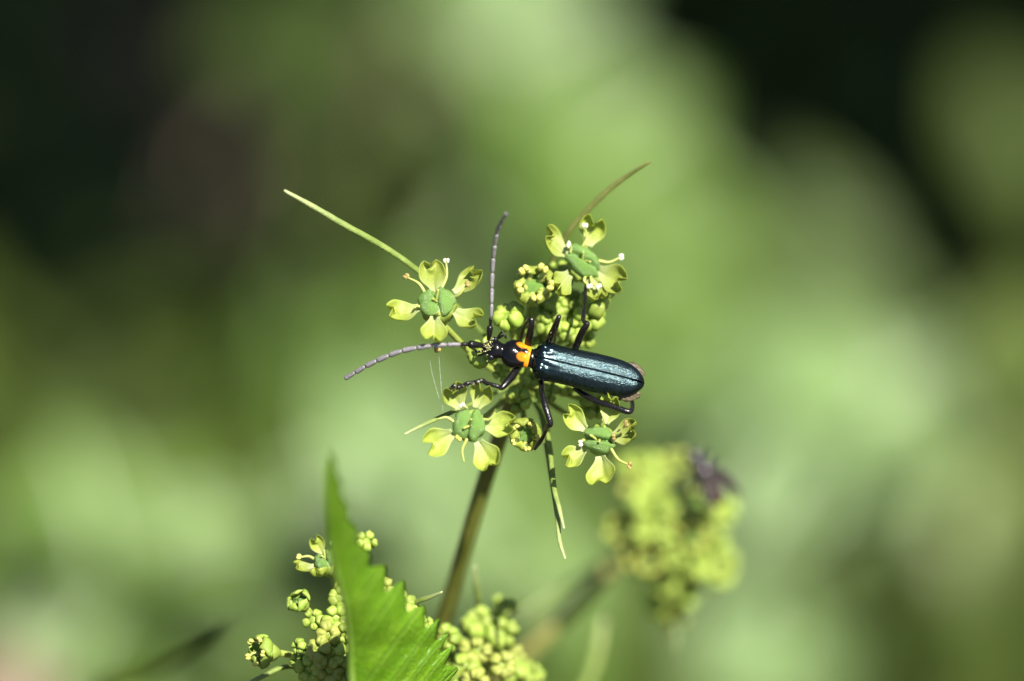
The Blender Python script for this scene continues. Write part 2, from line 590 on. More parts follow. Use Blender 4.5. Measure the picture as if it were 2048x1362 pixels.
herb('leafy_herb', 'large pale herb beyond the umbel that carries the fly', BPALE, -29,
     fan(1590, 900, 6, 140, 370, 5) + [(1590, 900, 360, 80), (1470, 1270, 340, 250), (1550, 1350, 360, 200), (1430, 840, 350, 140), (1780, 800, 330, 40)])
herb('leafy_herb', 'yellowish green herb beyond the pale one past the fly', BYELL, -35,
     [(1930, 790, 380, 60), (1850, 900, 330, 200), (1980, 930, 350, 340), (1950, 1060, 330, 260), (2040, 700, 330, 80)])
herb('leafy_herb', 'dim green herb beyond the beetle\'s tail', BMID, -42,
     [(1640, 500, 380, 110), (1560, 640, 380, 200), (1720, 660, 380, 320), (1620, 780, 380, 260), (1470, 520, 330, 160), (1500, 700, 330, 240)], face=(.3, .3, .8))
herb('leafy_herb', 'shaded grey green herb in the dark gap beyond the pointing bract', BDEEPSHADE, -46,
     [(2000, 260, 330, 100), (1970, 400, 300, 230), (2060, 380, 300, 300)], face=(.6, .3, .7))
herb('leafy_herb', 'deep green low herb under the yellowish one', BDEEPSHADE, -40,
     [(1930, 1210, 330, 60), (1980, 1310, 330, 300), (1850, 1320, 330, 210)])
herb('leafy_herb', 'brownish withered herb with limp leaves behind the long bract', DEADB, -60,
     [(830, 110, 260, 100), (800, 230, 230, 250), (430, 380, 260, 200), (330, 150, 260, 160), (220, 60, 230, 120)], face=(-.8, .3, .4), stemmat=DEADB)

# unseen boughs added above the view to darken the soil behind the herbs
shade_bush = thing('shade_bush', 'unseen leafy boughs added overhead to shade the soil behind the herbs', 'shade_bush', Vector((6, 98, -.5)))
rb = random.Random(21)
crown = [Vector((6, 98, -.5)), Vector((5, 96, 25)), Vector((6, 92, 44))]
tube('shade_trunk', crown, [2.2, 1.7, 1.2], BSTEM, shade_bush, n=8, seg=12)
FV, FF = [], []
for k in range(11):
    a = crown[1].lerp(crown[2], rb.random())
    bx_ = -14 + 4.6 * k
    b = Vector((bx_ + rb.uniform(-2, 2), rb.uniform(37, 46) if 0 < bx_ < 14 else rb.uniform(33, 40) if bx_ > 14 else rb.uniform(38, 50), rb.uniform(38, 46)))
    m_ = a.lerp(b, .5) + Vector((0, 0, 5))
    tube('shade_bough', [a, m_, b], [.9, .6, .2], BSTEM, shade_bush, n=8, seg=8)
    P_, _, _ = spline([a, m_, b], [1, 1, 1], 10)
    for c in P_[3:]:
        for r_ in range(5):
            M_ = Matrix.Translation(c + Vector((rb.uniform(-2.5, 2.5), rb.uniform(-2, 2), rb.uniform(-1.5, 1.5)))) @ Matrix.Rotation(rb.uniform(0, 6.3), 4, 'Z') @ Matrix.Rotation(rb.uniform(-.4, .4), 4, 'X') @ Matrix.Scale(rb.uniform(5.5, 8), 4)
            lm = leafmesh(BGREEN, rb.randrange(3), 0.62)
            b0 = len(FV)
            FV += [M_ @ v.co for v in lm.vertices]
            FF += [tuple(b0 + i for i in f.vertices) for f in lm.polygons]

fo = add('shade_foliage', mesh('shade_foliage', FV, FF, BGREEN), shade_bush, Matrix.Identity(4))
fo['kind'] = 'stuff'

LM = frame(pt(-110, 1412, -14), dirw(0, .3, .9), -1.45, 1.1)
lb = LM @ Vector((0, 0, 0))
lfoot = Vector((lb.x - 2, lb.y + 3, -.6))
t = thing('withered_plant', 'brownish pink withered leaf on its stalk low beside the bright herb', 'plant', lfoot)
tube('stem', [lfoot, lfoot.lerp(lb, .5) + Vector((-.4, 0, 0)), lb], [.09, .07, .04], DEADB, t, n=8, seg=8)
add('leaf', leafmesh(DEADP, 1, 0.7), t, LM, thick=0.01)

# low ground cover, uncountable
ru = random.Random(5)
V, F = [], []
for k in range(3600):
    c = Vector((ru.uniform(-22, 22), ru.uniform(38, 95), ru.uniform(-.4, 4.5)))
    if -8.9 < c.x < -4.3 and c.y > 59:
        continue
    R_ = Matrix.Rotation(ru.uniform(0, 6.3), 3, 'Z') @ Matrix.Rotation(ru.uniform(-.7, .7), 3, 'X')
    L_ = ru.uniform(1.2, 3.0)
    b0 = len(V)
    for (x, y, z) in ((0, -.5, 0), (-.28, -.1, .1), (0, 0, 0), (.28, -.1, .1), (-.2, .25, .06), (.2, .25, .06), (0, .5, -.08)):
        V.append(c + R_ @ (Vector((x, y, z)) * L_))
    F += [(b0, b0 + 2, b0 + 1), (b0, b0 + 3, b0 + 2), (b0 + 1, b0 + 2, b0 + 4), (b0 + 2, b0 + 3, b0 + 5), (b0 + 2, b0 + 6, b0 + 4), (b0 + 2, b0 + 5, b0 + 6)]
ug = add('ground_cover', mesh('ground_cover', V, F, BDEEPSHADE), None, Matrix.Identity(4))
ug['kind'] = 'stuff'
ug['label'] = 'low dark green ground cover on the shaded soil'
ug['category'] = 'undergrowth'

# blade quite far behind, its shade put into the dark leaf colour
gb = Vector((pt(60, 1480, -5).x - 2, pt(60, 1480, -5).y + 4, -0.5))
t = thing('grass_blade', 'green grass blade, shade put into its dark colour, slanting up below the bright herb', 'grass', gb)
_e = pt(120, 1445, -4.6)
tube('blade', [gb, gb.lerp(_e, .4), gb.lerp(_e, .7) + Vector((.3, 0, 0)), gb.lerp(_e, .88) + Vector((.3, 0, .2)), _e.lerp(gb, .04) + Vector((.1, 0, .1)), pt(200, 1398, -4.5), pt(285, 1350, -4.3), pt(370, 1305, -4.0), pt(420, 1278, -3.8), pt(466, 1246, -3.6)],
     [0.08, 0.09, .09, .09, .085, 0.08, 0.075, .065, 0.045, 0.01], BDEEPSHADE, t, n=6, seg=8, flat=0.3, up=dirw(-.3, -.5, .8))


# ------------------------------------------------------------------ florets
def petal_mesh(L, W, seed, bend=0.35, tongue=0.55, mat=PETAL, cup=0.30, nt_=18, ns=14):
    """one umbellifer petal along +y: cupped, its tip folded inwards so that the end looks heart-shaped"""
    rnd = random.Random(seed)
    V, F, UV = [], [], []
    asym = rnd.uniform(-.15, .15)
    ph = rnd.uniform(0, 6)
    for i in range(nt_ + 1):
        t = i / nt_
        prof = 0.30 + 0.70 * sm(0.0, 0.55, t)
        if t > 0.62:
            prof *= math.sqrt(max(0.0, 1 - ((t - 0.62) / 0.381) ** 2))
        hw = W / 2 * max(prof, 0.05)
        for j in range(ns + 1):
            s = j / ns * 2 - 1
            g = math.exp(-((s * hw - asym * .35 * W) / (0.15 * W)) ** 2)
            fold = sm(0.55, 1.0, t)
            y = t * L - tongue * L * 0.34 * g * fold
            z = cup * W * (abs(s) ** 1.7) * (0.35 + 0.65 * sm(.1, .7, t))
            z += 0.17 * L * tongue * g * math.sin(math.pi * .8 * fold)
            z -= 0.06 * W * math.exp(-(s / 0.22) ** 2) * (1 - fold)
            z += 0.028 * L * math.sin(6 * t + 4 * s + ph) * sm(.2, .8, t)
            er = sm(.62, 1.0, abs(s)) * sm(.25, .7, t)
            z += 0.10 * W * er
            x = s * hw * (1 - 0.12 * abs(s) * fold) * (1 - .16 * er)
            z += 0.045 * L * noise.noise(Vector((s * 2.4, t * 4.2, seed * 7.7))) * sm(.1, .5, t)
            # bend along the length
            th = bend * (t ** 1.6)
            yy = y * math.cos(th) - z * math.sin(th) * 1.0
            zz = y * math.sin(th) + z * math.cos(th)
            V.append((x, yy, zz))
            UV.append((t, s * .5 + .5))
    for i in range(nt_):
        for j in range(ns):
            a = i * (ns + 1) + j
            F.append((a, a + 1, a + ns + 2, a + ns + 1))
    return mesh('petal', V, F, mat, uv=UV)


def curled_petal(L, W, seed, mat, arc=3.6, fat=0.42, nt_=11, ns=8):
    """a petal still rolled inwards: rises from the rim, curls over and tucks its tip in"""
    rnd = random.Random(seed)
    V, F, UV = [], [], []
    ph = rnd.uniform(0, 6)
    for i in range(nt_ + 1):
        t = i / nt_
        th0 = -0.25
        R = L / arc
        th = th0 + arc * t
        y0 = R * (math.sin(th) - math.sin(th0))
        z0 = R * (math.cos(th0) - math.cos(th))
        ty, tz = math.cos(th), math.sin(th)       # tangent
        ny, nz_ = tz, -ty                          # outward normal of the roll
        hw = W / 2 * (0.45 + 0.55 * sm(0, .4, t)) * (1 - 0.75 * sm(.6, 1.0, t))
        for j in range(ns + 1):
            s = j / ns * 2 - 1
            off = -fat * W * 0.5 * (abs(s) ** 2) + 0.05 * W * math.exp(-(s / .2) ** 2) * -1.0 + 0.03 * W * math.sin(5 * t + 3 * s + ph)
            V.append((s * hw, y0 + ny * off, z0 + nz_ * off))
            UV.append((t, s * .5 + .5))
    for i in range(nt_):
        for j in range(ns):
            a = i * (ns + 1) + j
            F.append((a, a + 1, a + ns + 2, a + ns + 1))
    return mesh('petal', V, F, mat, uv=UV)


def disc_mesh(seed, lobed=1.0):
    """two-lobed nectar cushion, unit radius"""
    V, F = [], []
    nr, ns = 14, 36
    for i in range(nr + 1):
        q = i / nr
        rho = math.sin(q * math.pi / 2 * 1.25) if q < .8 else 1.0 - 0.9 * (q - .8)
        hz = 0.62 * math.cos(q * math.pi / 2 * 1.25)
        for j in range(ns):
            a = 2 * math.pi * j / ns
            r = 1 + 0.05 * math.sin(5 * a + seed) + 0.03 * math.sin(9 * a + seed * 2) - 0.16 * lobed * (math.cos(a) ** 2 < .06 and 1 or 0) * (1 - (math.cos(a) ** 2) / .06)
            x, y = rho * r * math.cos(a), rho * r * math.sin(a)
            z = hz - 0.46 * lobed * math.exp(-(x / 0.15) ** 2) * (hz > 0 and 1 or .3)
            z += 0.07 * noise.noise(Vector((x * 3, y * 3, seed * 3.3))) + 0.03 * noise.noise(Vector((x * 9, y * 9, seed)))
            V.append((x, y, z))
    for i in range(nr):
        for j in range(ns):
            j2 = (j + 1) % ns
            F.append((i * ns + j, (i + 1) * ns + j, (i + 1) * ns + j2, i * ns + j2))
    F.append(tuple(nr * ns + j for j in reversed(range(ns))))
    return mesh('disc', V, F, DISC)


def ovary_mesh():
    V, F = [], []
    prof = [(0.92, -0.10), (1.0, -0.3), (0.95, -0.7), (0.7, -1.2), (0.4, -1.6), (0.25, -1.9)]
    ns = 20
    for r, z in prof:
        for j in range(ns):
            a = 2 * math.pi * j / ns
            q = r * (1 + 0.06 * math.cos(10 * a))
            V.append((q * math.cos(a), q * math.sin(a), z))
    for i in range(len(prof) - 1):
        for j in range(ns):
            j2 = (j + 1) % ns
            F.append((i * ns + j, (i + 1) * ns + j, (i + 1) * ns + j2, i * ns + j2))
    F.append(tuple(range(ns)))
    F.append(tuple((len(prof) - 1) * ns + j for j in reversed(range(ns))))
    return mesh('ovary', V, F, OVARY)


DISCS = [disc_mesh(i + 1) for i in range(4)]
DISC0 = disc_mesh(9, 0.35)
OVA = ovary_mesh()
PETALS = [petal_mesh(1.0, 0.96, i, bend=0.12 + 0.08 * (i % 4), tongue=(0.8, 0.95, 0.65, 0.9, 0.75, 1.0)[i % 6], cup=(0.22, .16, .28)[i % 3]) for i in range(8)]
CURL = [curled_petal(1.0, 0.72, i, PETAL, arc=3.4 + .25 * i) for i in range(4)]


def bud_petal(seed, mat, nt_=10, ns=12):
    """petal of a closed bud: a plump pouch, creased down the middle, its tip tucked to the centre (-y)"""
    rnd = random.Random(seed)
    V, F, UV = [], [], []
    gr = rnd.uniform(.10, .24)
    tip = Vector((rnd.uniform(-.3, .3), rnd.uniform(.3, .9), rnd.uniform(.4, .9))).normalized()
    ta = rnd.uniform(.12, .34)
    for i in range(nt_ + 1):
        th = math.pi * i / nt_
        for j in range(ns):
            ph = 2 * math.pi * j / ns
            x, y, z = math.sin(th) * math.cos(ph), math.sin(th) * math.sin(ph), math.cos(th)
            k = 1 - gr * math.exp(-(x / .20) ** 2) * sm(-.3, .3, z + .4 * y)
            k += 0.10 * math.exp(-((abs(x) - .5) / .25) ** 2) * sm(0, .5, z)
            k += ta * math.exp(-(math.acos(max(-1, min(1, Vector((x, y, z)).dot(tip)))) / .42) ** 2)
            k += 0.09 * noise.noise(Vector((x, y, z)) * 2.2 + Vector((seed * 5.1, 0, 0)))
            V.append((x * .40 * k * (1 + .25 * y), y * .40 * k, z * .46 * k + .16 - .12 * y))
            UV.append((.5 + .5 * z, j / ns))
    for i in range(nt_):
        for j in range(ns):
            j2 = (j + 1) % ns
            F.append((i * ns + j, (i + 1) * ns + j, (i + 1) * ns + j2, i * ns + j2))
    return mesh('petal', V, F, mat, uv=UV)


BUDP = [bud_petal(i + 7, BUD) for i in range(7)]
BUDT = [bud_petal(i + 17, BUDTAN) for i in range(7)]
BUDC = [curled_petal(1.0, 0.78, i + 7, BUD, arc=3.3 + .22 * i, fat=.5) for i in range(4)]
BUDB = {}


def bud_base(mat):
    if mat.name not in BUDB:
        V, F = [], []
        ns, prof = 15, [(0.05, 0.42), (0.5, 0.36), (0.9, 0.08), (1.0, -0.25), (0.85, -0.65), (0.5, -1.05), (0.28, -1.35)]
        for r, z in prof:
            for j in range(ns):
                a = 2 * math.pi * j / ns
                q = r * (1 + 0.1 * math.cos(5 * a))
                V.append((q * math.cos(a), q * math.sin(a), z))
        for i in range(len(prof) - 1):
            for j in range(ns):
                j2 = (j + 1) % ns
                F.append((i * ns + j, (i + 1) * ns + j, (i + 1) * ns + j2, i * ns + j2))
        BUDB[mat.name] = mesh('ovary', V, F, mat)
    return BUDB[mat.name]


_stam = {}


def stamen_mesh(length, bend, amat, seed):
    k = (round(length, 2), round(bend, 1), amat.name if amat else '', seed)
    if k in _stam:
        return _stam[k]
    rnd = random.Random(seed)
    pts = [Vector((0, 0, 0)), Vector((0.02, length * .5, bend * length * .35)), Vector((0.0, length, bend * length * .55))]
    V, F, UV = tube_data(pts, [0.011, 0.0085, 0.005], 5, 7)
    idx = [0] * len(F)
    if amat:
        e = pts[-1]
        for sgn in (-1, 1):
            nb = len(F)
            ball(e + Vector((sgn * 0.0095, 0.006, 0.003)), 0.0135, V, F, 8, 6, (0.85, 1.25, 0.95))
            idx += [1] * (len(F) - nb)
        for v in V[len(UV):]:
            v += Vector((noise.noise(v * 120), noise.noise(v * 120 + Vector((5, 0, 0))), noise.noise(v * 120 + Vector((0, 9, 0))))) * 0.004
    me = mesh('stamen', V, F, [FILAMENT, amat or FILAMENT], idx=idx)
    _stam[k] = me
    return me


PX = K   # cm per picture pixel at the beetle


def pedicel(parent, a, b, n_end, r=0.016, mat=STALK, sag=0.05):
    d = (b - a).length
    m = a.lerp(b, 0.5) - n_end * (d * 0.12)
    tube('pedicel', [a, m, b], [r * 1.15, r, r * 1.25], mat, parent, n=6, seg=8, bump=0.08)


def open_floret(plant, hub, x, y, w, n, rd, petals, stamens, dscale=(1, 1), gtw=0.0, di=0, seed=0):
    """rd disc radius px; petals: (angle deg, length px, width factor, lift deg, variant); stamens: (angle, length px, lift, anther)"""
    c = pt(x, y, w)
    nn = dirw(*n)
    M = frame(c, nn, 0, 1)
    r = rd * PX
    body = add('floret', OVA, plant, M @ Matrix.Diagonal((r * dscale[0] * .95, r * dscale[1] * .95, r, 1)))
    add('disc', DISCS[di % 4], body, M @ Matrix.Rotation(gtw, 4, 'Z') @ Matrix.Diagonal((r * dscale[0], r * dscale[1], r * 1.0, 1)))
    rn = random.Random(seed + 50)
    V, F = [], []
    for k in range(34):  # small glossy beads added as glints on the disc
        a_, q_ = rn.uniform(0, 6.28), math.sqrt(rn.random()) * .9
        x_, y_ = q_ * math.cos(a_), q_ * math.sin(a_)
        if abs(x_) < .14:
            continue
        z_ = .62 * math.cos(math.asin(q_)) - .46 * math.exp(-(x_ / .15) ** 2) + .03
        ball((x_ * r * dscale[0], y_ * r * dscale[1], z_ * r), rn.uniform(.0016, .0036), V, F, 8, 5)
    dr = add('glint_droplet', mesh('glint_droplet', V, F, GLINT), body, M @ Matrix.Rotation(gtw, 4, 'Z'))
    dr['kind'] = 'stuff'
    for sgn in (-1, 1):
        p0 = M @ Matrix.Rotation(gtw, 4, 'Z') @ Vector((0.0, sgn * 0.08 * r, r * .15))
        p1 = M @ Matrix.Rotation(gtw, 4, 'Z') @ Vector((sgn * r * .18, sgn * 0.3 * r, r * .75))
        tube('style', [p0, p0.lerp(p1, .5), p1], [0.010, 0.008, 0.007], FILAMENT, body, n=3, seg=6)
    for k, (a, L, wf, lift, v) in enumerate(petals):
        A = math.radians(a - 90)
        rr = r * 0.80 * (dscale[0] * abs(math.cos(A + math.pi / 2)) + dscale[1] * abs(math.sin(A + math.pi / 2)))
        ell = L * PX * 1.03
        Mp = M @ Matrix.Rotation(A, 4, 'Z') @ Matrix.Translation((0, rr, -0.10 * r)) @ Matrix.Rotation(math.radians(lift), 4, 'X') @ Matrix.Rotation(math.radians(((k * 37 + seed * 11) % 24) - 12), 4, 'Y') @ Matrix.Diagonal((ell * wf, ell, ell, 1))
        add('petal', PETALS[v % 8], body, Mp, thick=0.008)
    for k, (a, L, lift, am) in enumerate(stamens):
        A = math.radians(a - 90)
        Mp = M @ Matrix.Rotation(A, 4, 'Z') @ Matrix.Translation((0, r * .86, 0.02 * r)) @ Matrix.Rotation(math.radians(lift), 4, 'X')
        add('stamen', stamen_mesh(L * PX, (0.3, -0.2, .5)[k % 3], am, k), body, Mp)
    foot = M @ Vector((0, 0, -1.75 * r))
    pedicel(plant, hub, foot, nn)
    return body


def half_floret(plant, hub, x, y, w, n, rad, seed=0, anthers=True, pm=None, ped=True, asize=1.0):
    """young floret: five rolled petals round a flat green disc, anthers still tucked between"""
    c = pt(x, y, w)
    nn = dirw(*n)
    M = frame(c, nn, seed * 1.3, 1)
    r = rad * K * (DIST - w) / DIST
    body = add('floret', OVA, plant, M @ Matrix.Scale(r * .52, 4))
    add('disc', DISC0, body, M @ Matrix.Diagonal((r * .52, r * .52, r * .42, 1)))
    for k in range(5):
        A = k * 2 * math.pi / 5
        Mp = M @ Matrix.Rotation(A, 4, 'Z') @ Matrix.Translation((0, r * .42, -0.12 * r)) @ Matrix.Rotation(0.15 * math.sin(seed * 5 + k * 3), 4, 'X') @ Matrix.Diagonal((r * 1.62, r * 1.4, r * 1.45, 1))
        add('petal', (pm or CURL)[(k + seed) % 4], body, Mp, thick=0.008)
        if anthers:
            Ma = M @ Matrix.Rotation(A + .63, 4, 'Z') @ Matrix.Translation((0, r * (.40 if asize == 1 else .3), .05 * r)) @ Matrix.Rotation(1.0, 4, 'X') @ Matrix.Scale(asize, 4)
            add('stamen', stamen_mesh(0.07, .2, ANTHERY, k % 2), body, Ma)
    if ped:
        pedicel(plant, hub, M @ Vector((0, 0, -.95 * r)), nn)
    return body


def bud(plant, hub, x, y, w, n, rad, seed=0, pm=None, mat=None, ped=True):
    """closed bud: ovary with five fat petals tucked in over it"""
    c = pt(x, y, w)
    nn = dirw(*n)
    rnd = random.Random(seed * 7 + 3)
    M = frame(c, nn, rnd.uniform(0, 6), 1)
    r = rad * K * (DIST - w) / DIST * rnd.uniform(.74, 1.14)
    nn = (nn + Vector((rnd.uniform(-.3, .3), rnd.uniform(-.3, .3), rnd.uniform(-.3, .3)))).normalized()
    M = frame(c, nn, rnd.uniform(0, 6), 1)
    body = add('bud', bud_base(mat or OVARY), plant, M @ Matrix.Diagonal((r * .62, r * .62, r * .8, 1)))
    for k in range(5):
        A = k * 2 * math.pi / 5 + rnd.uniform(-.12, .12)
        q = r * rnd.uniform(.85, 1.3)
        Mp = M @ Matrix.Rotation(A, 4, 'Z') @ Matrix.Translation((0, r * rnd.uniform(.5, .8), r * rnd.uniform(-.12, .14))) @ Matrix.Rotation(rnd.uniform(-.2, .3), 4, 'X') @ Matrix.Diagonal((q * rnd.uniform(1.0, 1.2), q, q * rnd.uniform(.9, 1.1), 1))
        add('petal', (pm or BUDP)[(k * 3 + seed) % 7], body, Mp)
    if ped:
        pedicel(plant, hub, M @ Vector((0, 0, -.95 * r)), nn, r=0.014)
    return body


# ------------------------------------------------------------------ the umbel with the beetle
HUB = pt(1038, 765, -0.62)


def stalk_down(parent, hub, pts, rad, mat=STEM):
    """flower stalk from its hub through pts and on down to the soil"""
    last = pts[-1]
    foot = Vector((last.x - 1.5, last.y + 1.0, -0.8))
    prev = pts[-2] if len(pts) > 1 else hub
    d = (last - prev).normalized()
    ext, p, step = [], last.copy(), (last - prev).length
    while p.z > 1.0 and len(ext) < 40:
        step = min(step * 1.35, 5.0)
        d = (d * .75 + (foot - p).normalized() * .25).normalized()
        p = p + d * step
        ext.append(p.copy())
    ext = ext[:-1] + [foot]
    pp = [hub] + pts + ext
    return tube('stalk', pp, [rad * .9] * (1 + len(pts)) + [rad * (1 + .5 * i / len(ext)) for i in range(len(ext))], mat, parent, n=6, seg=14, bump=0.03)


um = thing('umbel', 'green flowered umbel under the beetle, with four open florets and long thread-like bracts', 'flower', Vector((pt(700, 1900, -3).x, 4, 0)))
um['group'] = 'flower umbels'
stalk_down(um, HUB, [pt(1012, 838, -0.80), pt(962, 985, -1.12), pt(905, 1180, -1.55), pt(855, 1362, -1.95)], 0.056)
V, F = [], []
ball((0, 0, 0), 0.085, V, F, 14, 9, (1, 1, .8))
add('hub', mesh('hub', V, F, STALK), um, Matrix.Translation(HUB))

open_floret(um, HUB, 874, 605, 0.05, (-.10, .62, .78), 36,
            [(196, 66, .95, -6, 0), (262, 62, 1.0, -32, 2), (326, 64, .98, -24, 3), (34, 72, .9, 0, 1), (98, 66, .95, 4, 4)],
            [(136, 52, 10, ANTHERB), (78, 62, 22, ANTHER), (14, 44, 26, ANTHERB), (280, 16, 50, None), (205, 20, 40, None)], (1.06, 1.0), 0.12, 0, 1)
open_floret(um, HUB, 938, 850, 0.10, (-.10, .12, .98), 33,
            [(117, 62, .98, 6, 3), (66, 60, .95, 6, 1), (357, 70, .9, -4, 0), (300, 70, .95, -8, 2), (206, 70, .95, 0, 5)],
            [(170, 36, 6, None), (262, 46, 2, None), (22, 32, 10, None), (108, 22, 55, ANTHER), (235, 14, 70, ANTHERY)], (1.0, 1.04), -0.15, 1, 2)
open_floret(um, HUB, 1198, 880, 0.02, (-.32, .16, .93), 33,
            [(140, 58, .88, 14, 4), (212, 54, 1.0, 12, 5), (276, 66, 1.05, -10, 2), (8, 62, .98, -6, 0), (68, 60, .9, -18, 6)],
            [(18, 42, 16, ANTHERB), (326, 52, 6, ANTHERB), (78, 30, 20, None), (190, 10, 40, ANTHER), (0, 14, 60, ANTHERB)], (.82, 1.12), 1.45, 2, 3)
open_floret(um, HUB, 1166, 523, -0.26, (.22, .34, .91), 36,
            [(158, 68, .95, 4, 1), (74, 64, 1.0, 6, 3), (334, 68, 1.0, 4, 5), (226, 62, .95, -2, 2), (290, 60, .95, -4, 6)],
            [(92, 42, 24, ANTHER), (8, 46, 10, ANTHER), (148, 18, 40, ANTHER), (280, 30, 20, ANTHER), (300, 34, 30, ANTHER)], (.80, 1.12), 1.2, 3, 4)
half_floret(um, HUB, 1067, 575, -0.22, (.05, .25, .96), 48, seed=2, asize=1.7)
half_floret(um, HUB, 1050, 868, -0.16, (.0, -.15, .98), 38, seed=4)
for k, (x, y, w, n, r) in enumerate([
        (1015, 638, -.26, (-.2, .6, .8), 32), (1112, 612, -.42, (.2, .4, .9), 27), (1192, 598, -.34, (.4, .3, .85), 33), (1178, 634, -.36, (.35, .1, .9), 31),
        (1100, 652, -.34, (.1, .4, .9), 31), (1140, 666, -.32, (.2, .4, .9), 29), (1085, 622, -.42, (0, .4, .9), 27), (1150, 600, -.5, (.2, .4, .9), 26), (1135, 632, -.46, (.2, .4, .9), 26), (1166, 676, -.46, (.4, .2, .9), 23), (1040, 655, -.5, (0, .5, .9), 22),
        (964, 706, -.16, (-.4, .2, .85), 33), (1006, 744, -.24, (-.4, -.1, .9), 25), (1036, 795, -.30, (-.2, -.2, .95), 34), (1092, 788, -.34, (.1, -.2, .95), 27),
        (1183, 806, -.32, (.3, -.1, .95), 31), (1215, 815, -.4, (.5, -.2, .85), 27), (1125, 770, -.42, (.1, -.2, .95), 24), (1062, 700, -.45, (0, .2, 1), 24),
        (1120, 545, -.5, (0, .4, .9), 25), (1208, 560, -.48, (.5, .4, .8), 26), (1065, 752, -.36, (0, 0, 1), 24), (1160, 735, -.42, (.3, 0, 1), 24), (1215, 745, -.5, (.5, .1, .85), 22)]):
    bud(um, HUB, x, y, w, n, r, seed=k)


def bract(parent, pts, r, mat=BRACT, name='bract'):
    m = len(pts)
    rad = [r * (0.75 + 0.5 * math.sin(math.pi * (i / (m - 1)) ** 1.3)) for i in range(m)]
    rad[-1] = r * .55
    return tube(name, pts, rad, mat, parent, n=8, seg=9, flat=.7, bump=0.10)


bract(um, [HUB, pt(960, 660, -.55), pt(850, 553, -.25), pt(770, 495, -.10), pt(690, 450, .04), pt(625, 412, .12), pt(569, 381, .18)], .0168)
bract(um, [HUB, pt(1080, 590, -.75), pt(1128, 478, -.60), pt(1180, 415, -.52), pt(1235, 365, -.45), pt(1300, 323, -.35)], .015, BRACTBR)
bract(um, [HUB, pt(1085, 830, -.50), pt(1100, 900, -.30), pt(1108, 975, -.12), pt(1118, 1015, 0), pt(1128, 1057, .08)], .0130)
bract(um, [HUB, pt(1078, 825, -.55), pt(1092, 895, -.36), pt(1104, 965, -.20), pt(1115, 1035, -.02), pt(1119, 1080, .05), pt(1130, 1117, .10)], .0130)
bract(um, [HUB, pt(960, 800, -.40), pt(893, 829, -.1), pt(850, 848, .02), pt(809, 868, .1)], .0135)

# ------------------------------------------------------------------ umbel low behind the serrated leaf
HUB2 = pt(690, 1330, -.75)
u2 = thing('umbel', 'tight umbel of yellow green buds half hidden behind the serrated leaf', 'flower', Vector((pt(690, 1900, -4).x, 4, 0)), 'flower umbels')
stalk_down(u2, HUB2, [pt(700, 1420, -1.1), pt(720, 1560, -1.6)], 0.05)
open_floret(u2, HUB2, 652, 1120, -.12, (-.3, .75, .55), 25,
            [(200, 44, 1.0, 10, 0), (262, 46, 1.0, 2, 2), (110, 40, .9, 25, 3), (20, 50, .9, 10, 1), (330, 48, .9, 0, 5)],
            [(165, 34, 10, ANTHERY), (60, 18, 40, ANTHER)], (1, 1), .3, 1, 3)
half_floret(u2, HUB2, 531, 1304, -.10, (-.75, .1, .6), 38, seed=1, pm=BUDC)
half_floret(u2, HUB2, 600, 1206, -.12, (-.5, .5, .7), 29, seed=3, pm=BUDC, anthers=False)
for k, (x, y, w, n, r) in enumerate([
        (628, 1240, -.08, (-.3, .3, .9), 27), (678, 1196, -.12, (0, .5, .85), 30), (672, 1236, -.06, (0, .3, .95), 27), (656, 1268, .02, (-.1, .1, 1), 29),
        (638, 1300, .04, (-.2, 0, 1), 31), (690, 1266, 0, (0, .1, 1), 27), (599, 1294, -.05, (-.5, 0, .9), 20), (620, 1338, -.02, (-.3, -.3, .9), 31),
        (660, 1338, .02, (-.1, -.2, 1), 27), (690, 1312, .04, (0, 0, 1), 27), (598, 1322, -.12, (-.6, -.2, .8), 20), (720, 1230, -.1, (.1, .3, .9), 28),
        (730, 1085, -.25, (.2, .6, .7), 24), (762, 1180, -.2, (.3, .5, .8), 28), (800, 1212, -.2, (.5, .4, .8), 28), (828, 1230, -.2, (.5, .3, .8), 25),
        (852, 1252, -.22, (.6, .2, .8), 24), (740, 1290, 0, (.1, .1, 1), 28), (780, 1270, -.1, (.4, .2, .9), 28), (770, 1330, -.05, (.3, -.1, .95), 28),
        (640, 1372, -.05, (-.2, -.4, .9), 27), (700, 1362, 0, (0, -.3, .95), 27)]):
    bud(u2, HUB2, x, y, w, n, r, seed=k + 40, pm=BUDT if k % 5 == 3 or k == 4 else BUDP)
bract(u2, [HUB2, pt(770, 1250, -.5), pt(830, 1206, -.2), pt(858, 1195, -.12), pt(884, 1184, -.05)], .015)
bract(u2, [HUB2, pt(640, 1345, -.6), pt(575, 1333, -.3), pt(520, 1355, -.2), pt(470, 1380, -.12)], .015)

